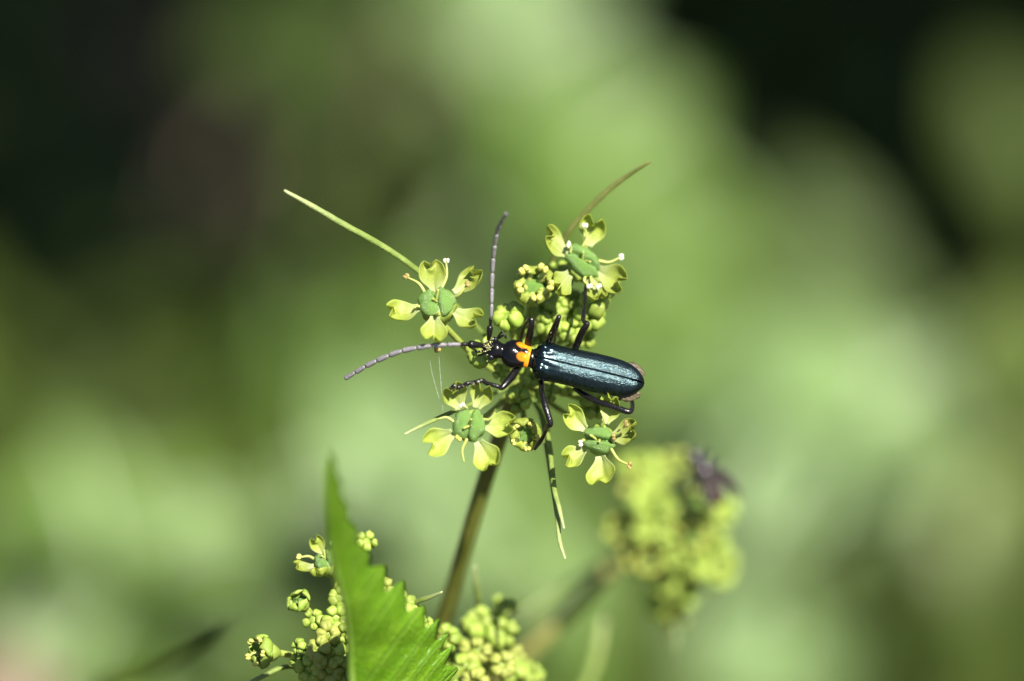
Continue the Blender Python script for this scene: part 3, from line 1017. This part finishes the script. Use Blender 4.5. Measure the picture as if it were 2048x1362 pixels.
# ------------------------------------------------------------------ umbel just behind, below the main stalk
HUB3 = pt(975, 1340, -1.9)
u3 = thing('umbel', 'slightly blurred umbel of yellowish buds at the foot of the beetle umbel\'s stalk', 'flower', Vector((pt(975, 1900, -4).x, 6, 0)), 'flower umbels')
stalk_down(u3, HUB3, [pt(965, 1440, -2.2), pt(940, 1560, -2.7)], 0.05)
for k, (x, y, w, n, r) in enumerate([
        (955, 1238, -1.0, (-.1, .6, .8), 30), (1002, 1224, -1.15, (.2, .6, .8), 36), (1008, 1262, -.95, (.3, .4, .9), 32), (902, 1282, -.75, (-.5, .4, .8), 32),
        (946, 1296, -.65, (-.1, .2, 1), 33), (988, 1302, -.7, (.1, .2, 1), 32), (930, 1335, -.65, (-.2, -.1, 1), 33), (998, 1334, -.75, (.2, -.1, 1), 33),
        (1042, 1316, -.95, (.5, .2, .8), 32), (1062, 1346, -1.05, (.6, -.1, .8), 28), (1025, 1356, -.9, (.4, -.3, .9), 30), (962, 1362, -.7, (0, -.3, .95), 32),
        (890, 1330, -.85, (-.5, 0, .8), 30), (925, 1250, -.95, (-.3, .5, .8), 26), (975, 1268, -.8, (0, .4, .9), 28), (900, 1365, -.8, (-.4, -.3, .9), 30)]):
    if k in (13, 14, 5):
        continue
    bud(u3, HUB3, x + 9 * math.sin(k * 2.1), y + 7 * math.cos(k * 3.3), w + .16 * math.sin(k * 4.7), n, r, seed=k + 80, pm=BUDT if k in (4, 5, 7, 11, 8) else BUDP)
bract(u3, [HUB3, pt(962, 1275, -1.4), pt(957, 1210, -1.1), pt(952, 1170, -.98), pt(950, 1132, -.9)], .017)
bract(u3, [HUB3, pt(1140, 1390, -2.9), pt(1185, 1340, -3.1), pt(1200, 1280, -3.2), pt(1208, 1232, -3.3)], .028)

# ------------------------------------------------------------------ blurred umbel carrying the fly
HUB4 = pt(1325, 1085, -3.8)
u4 = thing('umbel', 'out of focus yellow green umbel with a dark fly on its rim', 'flower', Vector((pt(900, 1900, -6).x, 8, 0)), 'flower umbels')
stalk_down(u4, HUB4, [pt(1245, 1110, -4.1), pt(1150, 1210, -3.9), pt(1050, 1310, -3.9), pt(940, 1430, -4.2)], 0.06, STALK4)
FL = [(1245, 1062), (1262, 935), (1312, 962), (1352, 935), (1292, 1008), (1340, 1015), (1392, 1010), (1440, 1022), (1330, 1068), (1382, 1075), (1432, 1088), (1290, 1062),
      (1302, 1120), (1345, 1115), (1395, 1128), (1275, 1112), (1330, 1168), (1372, 1180), (1350, 1215), (1320, 1200), (1410, 1050), (1362, 1045), (1300, 930), (1440, 1140), (1275, 985)]
for k, (x, y) in enumerate(FL):
    dx, dy = (x - 1335) / 120, (1060 - y) / 140
    w = -2.65 - 0.55 * (dx * dx + dy * dy)
    n = (dx * .7, dy * .6 + .2, .8)
    if k % 3 == 0:
        half_floret(u4, HUB4, x, y, w, n, 36, seed=k)
    else:
        bud(u4, HUB4, x, y, w, n, 35, seed=k + 120)
bract(u4, [HUB4, pt(1265, 1105, -4.3), pt(1205, 1128, -4.0), pt(1120, 1180, -3.8), pt(1035, 1238, -3.6)], .024)
bract(u4, [HUB4, pt(1340, 1180, -4.2), pt(1346, 1240, -3.8), pt(1347, 1290, -3.7)], .024)

# fly on the blurred umbel
FM = frame(pt(1400, 952, -2.5), dirw(.35, .4, .85), math.radians(-58), 1.1)
fly = thing('fly', 'small dark fly with a pinkish sheen sitting on the out of focus umbel', 'fly', None, M=FM)
FWING = plantmat('fly_wing', (0.035, 0.03, 0.028), (0.05, 0.04, 0.035), 30, 0.55, 0.3, None, 0.2, 60, spec=0.2)
FBLK = chitin('fly_black', (0.012, 0.012, 0.016), 0.35, 0.0, 0.2, 60)
FGRY = chitin('fly_grey', (0.05, 0.04, 0.045), 0.22, 0.3, 0.2, 60)
FRED = chitin('fly_red', (0.03, 0.012, 0.008), 0.4, 0.0, 0.2, 60)


def loft(sections, seg=20):
    """sections: (x, y-half, up, down, zc); returns verts, faces"""
    V, F = [], []
    for (x, hy, up, dn, zc) in sections:
        for j in range(seg):
            a = 2 * math.pi * j / seg
            c, s = math.cos(a), math.sin(a)
            V.append(Vector((x, hy * c, zc + (up if s > 0 else dn) * s)))
    k = len(sections)
    for i in range(k - 1):
        for j in range(seg):
            j2 = (j + 1) % seg
            F.append((i * seg + j, (i + 1) * seg + j, (i + 1) * seg + j2, i * seg + j2))
    F.append(tuple(range(seg)))
    F.append(tuple((k - 1) * seg + j for j in reversed(range(seg))))
    return V, F


V, F = loft([(-.15, .015, .01, .01, .06), (-.135, .05, .04, .04, .06), (-.10, .055, .045, .045, .06), (-.075, .03, .03, .03, .06), (-.06, .05, .045, .04, .065), (-.01, .065, .06, .05, .07), (.045, .055, .05, .045, .065),
             (.06, .035, .03, .03, .06), (.08, .055, .045, .04, .055), (.13, .06, .045, .04, .05), (.19, .04, .03, .03, .045), (.215, .01, .01, .01, .04)], 16)
idx = []
for f in F:
    cx = sum(V[i].x for i in f) / len(f)
    idx.append(1 if -.06 < cx < .05 else (2 if cx > .1 else 0))
add('body', mesh('body', V, F, [FBLK, FGRY, FRED], idx=idx), fly, FM)
for s in (-1, 1):
    V, F = [], []
    ball((0, 0, 0), .03, V, F, 10, 8, (1, .8, 1.1))
    add('eye', mesh('eye', V, F, FRED), fly, FM @ Matrix.Translation((-.12, s * .035, .07)))
    Vw, Fw = [], []
    for i in range(9):
        t_ = i / 8
        hw = .05 * math.sin(math.pi * min(.97, max(.06, t_)) ** .8)
        for j in range(5):
            Vw.append((.25 * t_, s * (.03 + .09 * t_) + hw * (j / 2 - 1), .012 * math.sin(j * 1.5)))
    for i in range(8):
        for j in range(4):
            Fw.append((i * 5 + j, i * 5 + j + 1, i * 5 + j + 6, i * 5 + j + 5))
    add('wing', mesh('wing', Vw, Fw, FWING), fly, FM @ Matrix.Translation((-.01, 0, .115)), thick=.002)
    for lx in (-.04, .0, .04):
        pts = [FM @ Vector(q) for q in ((lx, s * .04, .04), (lx * 1.8, s * .11, .08), (lx * 2.6, s * .16, -.03), (lx * 3.2, s * .19, -.05))]
        tube('leg', pts, [.011, .009, .007, .006], FBLK, fly, n=4, seg=6)

# ------------------------------------------------------------------ serrated leaf in front
MID = [(654, 900, 2.0), (651, 945, 1.85), (650, 1000, 1.65), (655, 1070, 1.4), (668, 1135, 1.15), (688, 1200, .84), (700, 1280, .78), (703, 1362, .72), (712, 1450, .66), (725, 1560, .55), (745, 1680, .4)]
NOTCH = [(655, 901), (668, 940), (680, 990), (695, 1040), (714, 1088), (738, 1135), (772, 1185), (815, 1225), (852, 1258), (870, 1283), (880, 1306), (889, 1330), (896, 1368), (904, 1420), (907, 1480), (900, 1530), (878, 1580), (840, 1625), (745, 1681)]
TIPS = {0: (668, 922), 1: (680, 965), 2: (695, 1015), 3: (714, 1060), 4: (737, 1105), 5: (768, 1130), 6: (804, 1160), 7: (846, 1210), 8: (877, 1236), 9: (895, 1266), 10: (906, 1290), 11: (916, 1334), 12: (926, 1380), 13: (932, 1432), 14: (930, 1490), 15: (915, 1545)}
MIDW = [(899, 2.1), (1000, 1.85), (1130, 1.35), (1290, .78), (1362, .62), (1500, .5), (1682, .4)]
EDGEW = [(899, 2.1), (1000, 1.6), (1130, .95), (1200, .65), (1290, .22), (1362, .05), (1450, -.05), (1560, .1), (1682, .4)]


def ywave(y, tab, c=1):
    y = min(max(y, tab[0][0]), tab[-1][0])
    for p, r in zip(tab, tab[1:]):
        if p[0] <= y <= r[0]:
            return p[c] + (r[c] - p[c]) * (y - p[0]) / (r[0] - p[0])


def resample(poly, n):
    d = [0.0]
    for a, b in zip(poly, poly[1:]):
        d.append(d[-1] + math.dist(a[:2], b[:2]) + 1e-6)
    out = []
    for i in range(n):
        q = d[-1] * i / (n - 1)
        k = max(j for j in range(len(d)) if d[j] <= q + 1e-9)
        k = min(k, len(poly) - 2)
        t_ = (q - d[k]) / (d[k + 1] - d[k])
        out.append(Vector([poly[k][c] * (1 - t_) + poly[k + 1][c] * t_ for c in range(3)]))
    return out


sl_ = thing('serrated_leaf', 'bright green saw-toothed leaf rising in front of the bud umbel, its tip blurred', 'leaf', pt(745, 1680, .4))
PER, CS = 12, 26
MX = [(m[1], m[0]) for m in MID]
EX = [(n[1], n[0]) for n in NOTCH]
ROWS = []
for k in range(len(NOTCH) - 1):
    (x0, y0), (x1, y1) = NOTCH[k], NOTCH[k + 1]
    for i in range(PER + (k == len(NOTCH) - 2)):
        f = i / PER
        ex, ey = x0 + (x1 - x0) * f, y0 + (y1 - y0) * f
        ox = oy = 0.0
        if k in TIPS:
            fp = .38
            tri = f / fp if f < fp else 1 - sm(0, 1, (f - fp) / (1 - fp)) * .999
            ox = (TIPS[k][0] - (x0 + (x1 - x0) * fp)) * tri
            oy = (TIPS[k][1] - (y0 + (y1 - y0) * fp)) * tri
        my = ey + 1.25 * (ex - ywave(ey, MX))
        my = min(my, 1681 - (1681 - ey) * .25)
        ROWS.append((ywave(my, MX), my, ex, ey, ox, oy, k + f))
RW = len(ROWS)
for side in (0, 1):
    V, F, UV = [], [], []
    for i, (mx_, my, ex, ey, ox, oy, kk) in enumerate(ROWS):
        for j in range(CS + 1):
            s = j / CS
            wt = s ** 5
            x = mx_ + (ex - mx_) * s + ox * wt
            y = my + (ey - my) * s + oy * wt - 10 * math.sin(math.pi * s) * min(1, i / 40)
            m0, e0 = ywave(y, MX), ywave(y, EX)
            fr = (x - m0) / max(e0 - m0, 2.0)
            w = ywave(y, MIDW) + (ywave(y, EDGEW) - ywave(y, MIDW)) * fr
            big = min(1, i / 50)
            rib = math.cos((kk - .38) * 2 * math.pi)
            w += (0.0075 * rib + .003 * math.sin(j * 1.7 + kk * 5)) * math.sin(math.pi * min(1, s * 1.05)) * big
            w += 0.06 * math.sin(math.pi * s) * big
            if side:
                x = m0 + (x - m0) * 0.18
                w = ywave(y, MIDW) - (ex - mx_) * K * s * 0.8
            V.append(pt(x, y, w))
            UV.append((kk, s))
    for i in range(RW - 1):
        for j in range(CS):
            q = i * (CS + 1) + j
            F.append((q, q + 1, q + CS + 2, q + CS + 1) if not side else (q, q + CS + 1, q + CS + 2, q + 1))
    o = V[0].copy()
    add('blade', mesh('blade', [v - o for v in V], F, LEAF, uv=UV), sl_, Matrix.Translation(o), thick=.010)
Mr = resample(MID, 24)
tube('midrib', [pt(m.x, m.y, ywave(m.y, MIDW) - .012) for m in Mr[1:]], [.010 + .0012 * i for i in range(23)], BLADE, sl_, n=3, seg=8)
lf = Vector((pt(745, 1680, .4).x + 1, 2, -.5))
tube('petiole', [pt(745, 1680, .4), pt(770, 1850, -.2), pt(770, 1850, -.2).lerp(lf, .5), lf], [.04, .05, .07, .09], STEM, sl_, n=8, seg=8)

# ------------------------------------------------------------------ the beetle
ang = -math.radians(13.2)
roll = math.radians(13)
bx = dirw(math.cos(ang), math.sin(ang), -0.04)       # towards the tail
bz = (CW - bx * CW.dot(bx)).normalized()
by = bz.cross(bx)
Rm = Matrix((bx, by, bz)).transposed()
BM = Matrix.Translation(pt(966, 693, .02)) @ Rm.to_4x4() @ Matrix.Rotation(-roll, 4, 'X')
bt = thing('beetle', 'slender black beetle with metallic blue green wing cases and amber patches behind its head', 'beetle', None, M=BM)
q = PX
SEC = [  # x, half width, up, down, centre height (picture pixels)
    (-2, 3, 2, 2, -4), (1, 9, 5, 5, -3), (6, 12, 8, 8, -2), (11, 15, 10, 10, -1), (17, 20, 12, 12, 0), (23, 21.5, 13, 13, 0), (29, 19, 13, 13, 0), (34, 16.5, 12, 12, 0), (38, 15.5, 11, 11, 0), (41, 15.8, 11, 11, 0),
    (42.2, 17.5, 12, 12, 0), (43.5, 19.5, 13.5, 13, 0), (47, 23.0, 15, 14, 0), (52, 26.5, 16.5, 15, 0), (58, 28.6, 17, 15, 0), (64, 29, 17, 15, 0), (70, 27.8, 16.5, 15, 0), (76, 25.5, 15.5, 14, 0), (82, 23.6, 14, 13, 0), (88, 22.4, 13.4, 13, 0), (93, 22.2, 13.2, 13, 0),
    (95.5, 21.6, 12.4, 13, 0), (96.8, 19, 10, 12, 0), (99, 18, 9, 12, 0), (105, 22, 9, 14, 0), (112, 27, 10, 16, 0), (130, 30, 10, 19, 0), (170, 30, 9, 20, 0), (220, 29, 8, 19, 0), (270, 27, 7, 16, 0), (300, 22, 6, 13, 0), (318, 15, 5, 9, 0), (328, 7, 3, 5, 0), (331, 2, 1, 1, 0)]


def dense(sec, step=2.0):
    out = []
    for a, b in zip(sec, sec[1:]):
        n = max(1, int((b[0] - a[0]) / step))
        for i in range(n):
            t_ = i / n
            out.append(tuple(a[k] * (1 - t_) + b[k] * t_ for k in range(5)))
    out.append(sec[-1])
    return out


V, F = loft([tuple(c * q for c in s) for s in dense(SEC, 1.6)], 56)
idx = []
for f in F:
    cx = sum(V[i].x for i in f) / len(f) / q
    idx.append(1 if 41.5 < cx < 96 else 0)
# relief of the pronotum: shallow pits and a hollow behind the middle; eyes' sockets on the head
for v in V:
    x, y = v.x / q, v.y / q
    if v.z > 0 and 41 < x < 96:
        v.z -= q * (2.2 * math.exp(-((x - 74) / 7) ** 2 - ((abs(y) - 12) / 5) ** 2) + 1.6 * math.exp(-((x - 86) / 6) ** 2 - (y / 8) ** 2))
    if v.z > 0 and 2 < x < 36:
        v.z -= q * 2.0 * math.exp(-((x - 14) / 6) ** 2 - (y / 7) ** 2)
me = mesh('body', V, F, [BLACK, AMBER], idx=idx)
am = me.attributes.new('amber', 'FLOAT', 'POINT')
vals = []
for v in V:
    x, y = v.x / q, v.y / q
    x += 1.5 * noise.noise(v * 60)
    a = 0.0
    # band along the hind margin, and a lobe reaching forward on either side of the black middle
    back = sm(86, 88.5, x)
    lobe_l = 1 - sm(.8, 1.12, math.hypot((x - 81) / 12, (y + 5) / 9))
    lobe_r = 1 - sm(.8, 1.15, math.hypot((x - 77) / 13, (y - 19) / 6))
    low = 1 - sm(.8, 1.15, math.hypot((x - 72) / 18, (y + 26) / 6))
    a = max(back, lobe_l, lobe_r)
    tooth = 1 - sm(.7, 1.1, math.hypot((x - 84) / 8, (y - 9) / 3.2))
    tooth2 = 1 - sm(.7, 1.1, math.hypot((x - 78) / 9, (y + 17) / 3.0))
    a *= 1 - max(tooth, tooth2)
    if v.z < -.01:
        a *= .4
    vals.append(a)
am.data.foreach_set('value', vals)
add('body', me, bt, BM)

for s in (-1, 1):
    V, F = [], []
    ball((0, 0, 0), 7.2 * q, V, F, 18, 12, (1.0, .85, .9))
    add('eye', mesh('eye', V, F, EYE), bt, BM @ Matrix.Translation((20 * q, s * 18.5 * q, 2.5 * q)))

# wing cases
EP = [(0, 0.36), (2, .56), (5, .74), (10, .92), (16, 1.01), (22, 1.03), (32, 1.0), (48, .95), (75, .955), (120, .985), (155, .97), (175, .93), (192, .84), (206, .68), (216, .48), (222, .31), (226, .13), (227, .03)]
EL = 227.0


def eprof(x):
    for (a, b), (c, d) in zip(EP, EP[1:]):
        if a <= x <= c:
            return b + (d - b) * (x - a) / (c - a)
    return EP[-1][1]


for s in (-1, 1):
    V, F, UV = [], [], []
    nx, na = 110, 26
    for i in range(nx + 1):
        u = i / nx
        x = EL * (1 - math.cos(math.pi * u)) / 2 if u < .0 else EL * (u ** 1.25 if u < .5 else 1 - (1 - u) ** 1.25 * (0.5 ** 1.25) / (0.5 ** 1.25) if u > 1 else u)
        hwid = 39.0 * eprof(x)
        zs = math.sqrt(max(.04, 1 - (1 - min(1, (x + 2) / 22)) ** 2)) * (1 - 0.35 * sm(150, EL, x)) * (1 - 0.75 * sm(205, EL, x) ** 2)
        in0 = 0.35 + (1.6 * sm(180, EL, x)) + 3.0 * (1 - sm(0, 7, x))       # gap at the suture
        for j in range(na + 1):
            a = j / na * math.radians(104)
            y = in0 + (hwid - in0) * math.sin(min(a, math.pi / 2)) * (1 - 0.06 * max(0, a - math.pi / 2))
            z = 23 * zs * math.cos(a) ** (0.95) if a < math.pi / 2 else -23 * zs * (-math.cos(a))
            yr = (y - in0) / max(hwid - in0, .01)
            z -= 1.6 * math.exp(-((y - in0) / 5.0) ** 2) * sm(4, 30, x)          # furrow beside the suture
            z += 0.9 * math.exp(-((y - in0 - .6) / 1.0) ** 2)                      # raised sutural edge
            z += 4.6 * math.exp(-((x - 14) / 10) ** 2 - ((y - 24) / 8) ** 2)        # shoulder boss
            z -= 2.0 * math.exp(-((x - 27) / 13) ** 2 - ((y - 13) / 6) ** 2)   # hollow inside the shoulder
            z += 0.55 * math.exp(-((yr - .5) / .06) ** 2) * sm(30, 60, x) * (1 - sm(150, 200, x))
            z += 0.5 * noise.noise(Vector((x * .06, y * .09, s * 4)))
            V.append(Vector(((104 + x) * q, s * y * q, (z + 1.0) * q)))
            UV.append((x / EL, j / na))
    for i in range(nx):
        for j in range(na):
            k = i * (na + 1) + j
            F.append((k, k + na + 1, k + na + 2, k + 1) if s < 0 else (k, k + 1, k + na + 2, k + na + 1))
    add('wing_case', mesh('wing_case', V, F, ELYT, uv=UV), bt, BM, thick=.006)
    # hind wing showing past the case near the tail
    V, F = [], []
    for i in range(13):
        u = i / 12
        x = 285 + 44 * u
        for j in range(7):
            y = s * (18 + (16 + 10 * math.sin(math.pi * u)) * j / 6 * (1 - .5 * u * u))
            V.append(Vector((x * q, y * q, (-3 - 6 * j / 6 + 1.0 * math.sin(j * 2 + i)) * q)))
    for i in range(12):
        for j in range(6):
            k = i * 7 + j
            F.append((k, k + 7, k + 8, k + 1))
    add('hind_wing', mesh('hind_wing', V, F, WING), bt, BM, thick=.003)


def leg(pts, rad, parent=bt):
    P = [pt(*p) for p in pts]
    return tube('leg', P, [r * PX for r in rad], LEGM, parent, n=6, seg=12, bump=0.07)


# femur to knee, shin, then the beaded foot
leg([(1054, 702, -.04), (1058, 676, .02), (1062, 655, .07), (1063.5, 641, .09), (1059, 640, .08), (1050, 650, .0), (1044, 668, -.10), (1041, 690, -.2)], [7.0, 7.4, 6.6, 5.6, 4.6, 4.2, 3.8, 3.0])
leg([(1092, 695, -.04), (1103, 668, .05), (1112, 648, .10), (1117.5, 634, .12), (1116, 641, .08), (1111, 665, -.06), (1108, 690, -.20)], [6.2, 6.4, 5.8, 5.2, 4.6, 4.2, 3.2])
leg([(1143, 715, -.06), (1154, 688, .0), (1164, 664, .06), (1174, 648, .09), (1170, 645, .07), (1166.5, 640, .02), (1167, 628, -.02), (1169, 610, -.08), (1170, 590, -.14), (1172, 572, -.20)], [6.5, 7.4, 7.0, 6.2, 4.8, 4.6, 4.2, 3.8, 4.2, 3.2])
leg([(1040, 728, -.05), (1027, 748, .02), (1014, 764, .07), (1004, 775, .09), (997, 773, .09), (983, 769, .10), (972, 766, .12), (965, 761, .13), (955, 764, .14), (945, 765, .14), (935, 767, .15), (926, 771, .15), (916, 775, .16), (911, 779, .15)],
    [7.2, 7.8, 7.0, 6.0, 4.2, 4.4, 4.2, 4.6, 5.2, 3.8, 4.8, 3.6, 5.0, 2.6])
leg([(917, 774, .16), (908, 772, .17), (903, 776, .16), (897, 780, .14)], [3.6, 4.6, 3.4, 1.6])
leg([(1080, 748, -.06), (1083, 770, -.02), (1086, 794, .06), (1093, 820, .10), (1101, 847, .11), (1096, 852, .09), (1092, 860, .04), (1087, 872, .0), (1081, 882, -.03), (1075, 890, -.05), (1069, 899, -.06)],
    [6.0, 5.6, 6.2, 6.8, 6.0, 4.4, 4.0, 3.6, 4.6, 4.0, 2.8])
leg([(1150, 775, -.08), (1168, 789, -.04), (1195, 803, .0), (1225, 813, .03), (1255, 823, .05), (1263, 820, .03), (1265, 810, -.04), (1262, 800, -.14), (1250, 796, -.24), (1230, 800, -.30)], [6.0, 6.2, 6.4, 6.6, 6.0, 4.6, 4.2, 3.8, 3.2, 2.6])


# short stiff hairs on the legs
rnd = random.Random(9)
for lg in [o for o in bt.children if o.name.startswith('leg')]:
    src = lg.data
    V, F = [], []
    n_ = len(src.vertices) - 2
    for k in range(110):
        v = src.vertices[rnd.randrange(n_)]
        d = (v.normal + Vector((rnd.uniform(-.5, .5), rnd.uniform(-.5, .5), rnd.uniform(-.5, .5)))).normalized()
        sd = d.orthogonal().normalized() * .0008
        s2 = d.cross(sd)
        b0 = len(V)
        V += [v.co + sd, v.co - sd * .5 + s2, v.co - sd * .5 - s2, v.co + d * rnd.uniform(.006, .013)]
        F += [(b0, b0 + 1, b0 + 3), (b0 + 1, b0 + 2, b0 + 3), (b0 + 2, b0, b0 + 3)]
    h_ = add('hair', mesh('hair', V, F, HAIR, smooth=False), lg, WM[lg.name])
    h_['kind'] = 'stuff'


def antenna(pts, width):
    """eleven joints along the way; the first, thick one carries the others"""
    P, _, _ = spline([pt(*p) for p in pts], [1] * len(pts), 40)
    d = [0.0]
    for a, b in zip(P, P[1:]):
        d.append(d[-1] + (b - a).length)
    lens = [1.25, .55, .95, 1.05, 1.05, 1.05, 1.0, .98, .95, .9, 1.0]
    tot = sum(lens)
    cut = [0.0]
    for l in lens:
        cut.append(cut[-1] + l / tot * d[-1])

    def at(x):
        x = min(max(x, 0), d[-1] - 1e-6)
        k = max(j for j in range(len(d)) if d[j] <= x)
        k = min(k, len(P) - 2)
        return P[k].lerp(P[k + 1], (x - d[k]) / max(d[k + 1] - d[k], 1e-9))
    root = None
    for i in range(11):
        a, b = cut[i], cut[i + 1]
        qs = [at(a + (b - a) * f) for f in (0.0, .12, .5, .86, .975)]
        wd = width * PX * (1.15 if i == 0 else .8 if i == 1 else .85 if i == 2 else 1.0 if i < 9 else .95 - .08 * (i - 9))
        rd = [wd * .45, wd * .85, wd * .98, wd * 1.08, wd * .55]
        if i == 10:
            rd[-1] = wd * .4
        if i == 0:
            root = tube('antenna', qs, [wd * .6, wd * .8, wd * 1.1, wd * 1.3, wd * .9], LEGM, bt, n=3, seg=10)
        else:
            tube('antenna_joint', qs, rd, LEGM if i < 2 else ANTM, root, n=3, seg=10, bump=.05)


antenna([(977, 684, .06), (979, 665, .09), (983, 620, .12), (984, 565, .12), (987, 512, .16), (994, 465, .26), (1003, 443, .36), (1013, 426, .46)], 4.3)
antenna([(968, 692, .06), (948, 689, .10), (905, 689, .14), (858, 692, .14), (800, 703, .10), (742, 727, .03), (689, 758, -.06)], 5.4)

# mouthparts
for pts_ in ([(972, 698, -.02), (962, 703, -.02), (953, 703, -.02), (950, 699, .0)], [(975, 702, -.02), (966, 708, -.03), (957, 711, -.03)], [(993, 681, .0), (1000, 668, .03), (1006, 662, .04)], [(998, 676, .02), (1008, 670, .03), (1012, 676, .02)]):
    P = [pt(*p) for p in pts_]
    tube('palp', P, [2.6 * PX, 2.2 * PX, 2.4 * PX, 2.0 * PX][:len(P)], LEGM, bt, n=4, seg=8)

# pollen dusted on head, front foot and knees
rnd = random.Random(4)
V, F = [], []
iv = BM.inverted()
for i in range(95):
    if i < 60:
        c = pt(rnd.gauss(974, 6), rnd.gauss(691, 9), 0.068 + rnd.uniform(-.02, .01))
    elif i < 80:
        t_ = rnd.random()
        c = pt(965 - 55 * t_, 762 + 13 * t_ + rnd.uniform(-4, 4), .15 + rnd.uniform(.0, .012))
    else:
        t_ = rnd.random()
        c = pt(1103 + 15 * t_ + rnd.uniform(-4, 4), 668 - 34 * t_, .07 + .05 * t_ + rnd.uniform(0, .012))
    ball(iv @ c, rnd.uniform(.6, 1.7) * PX if i < 60 else rnd.uniform(.5, 1.0) * PX, V, F, 6, 4)
po = add('pollen', mesh('pollen', V, F, POLLEN), bt, BM)
po['kind'] = 'stuff'

# ------------------------------------------------------------------ spider silk and a dropped anther
sw = [('thin spider thread hanging from the dropped anther to the floret below it', [(877, 703, .05), (880, 742, .07), (883, 780, .10), (886, 824, .10)]),
      ('faint spider thread running beside the anther\'s thread', [(857, 684, .02), (862, 735, .04), (872, 775, .07), (879, 800, .08)])]
for lab, ps in sw:
    t = thing('spider_thread', lab, 'thread', pt(*ps[-1]))
    P = [pt(*p) for p in ps]
    tube('strand', P, [.00045] * 4, SILK, t, n=6, seg=5)
    V, F = [], []
    Q, _, _ = spline(P, [1] * 4, 8)
    for i, c in enumerate(Q):
        if (i * 7) % 3:
            ball(c - P[0], (.0011, .0019, .0013)[i % 3], V, F, 6, 4)
    o = add('droplet', mesh('droplet', V, F, SILK), t, Matrix.Translation(P[0]))
    o['kind'] = 'stuff'
V, F = [], []
for s in (-1, 1):
    ball((s * .010, 0, 0), .014, V, F, 10, 8, (.8, 1.1, .9))
for v in V:
    v += Vector((noise.noise(v * 90), noise.noise(v * 90 + Vector((5, 0, 0))), 0)) * .005
o = add('dropped_anther', mesh('dropped_anther', V, F, ANTHERB), None, frame(pt(875, 700, .05), dirw(0, .3, 1), .3))
o['label'] = 'tiny brown anther dangling on silk below the sideways antenna'
o['category'] = 'anther'
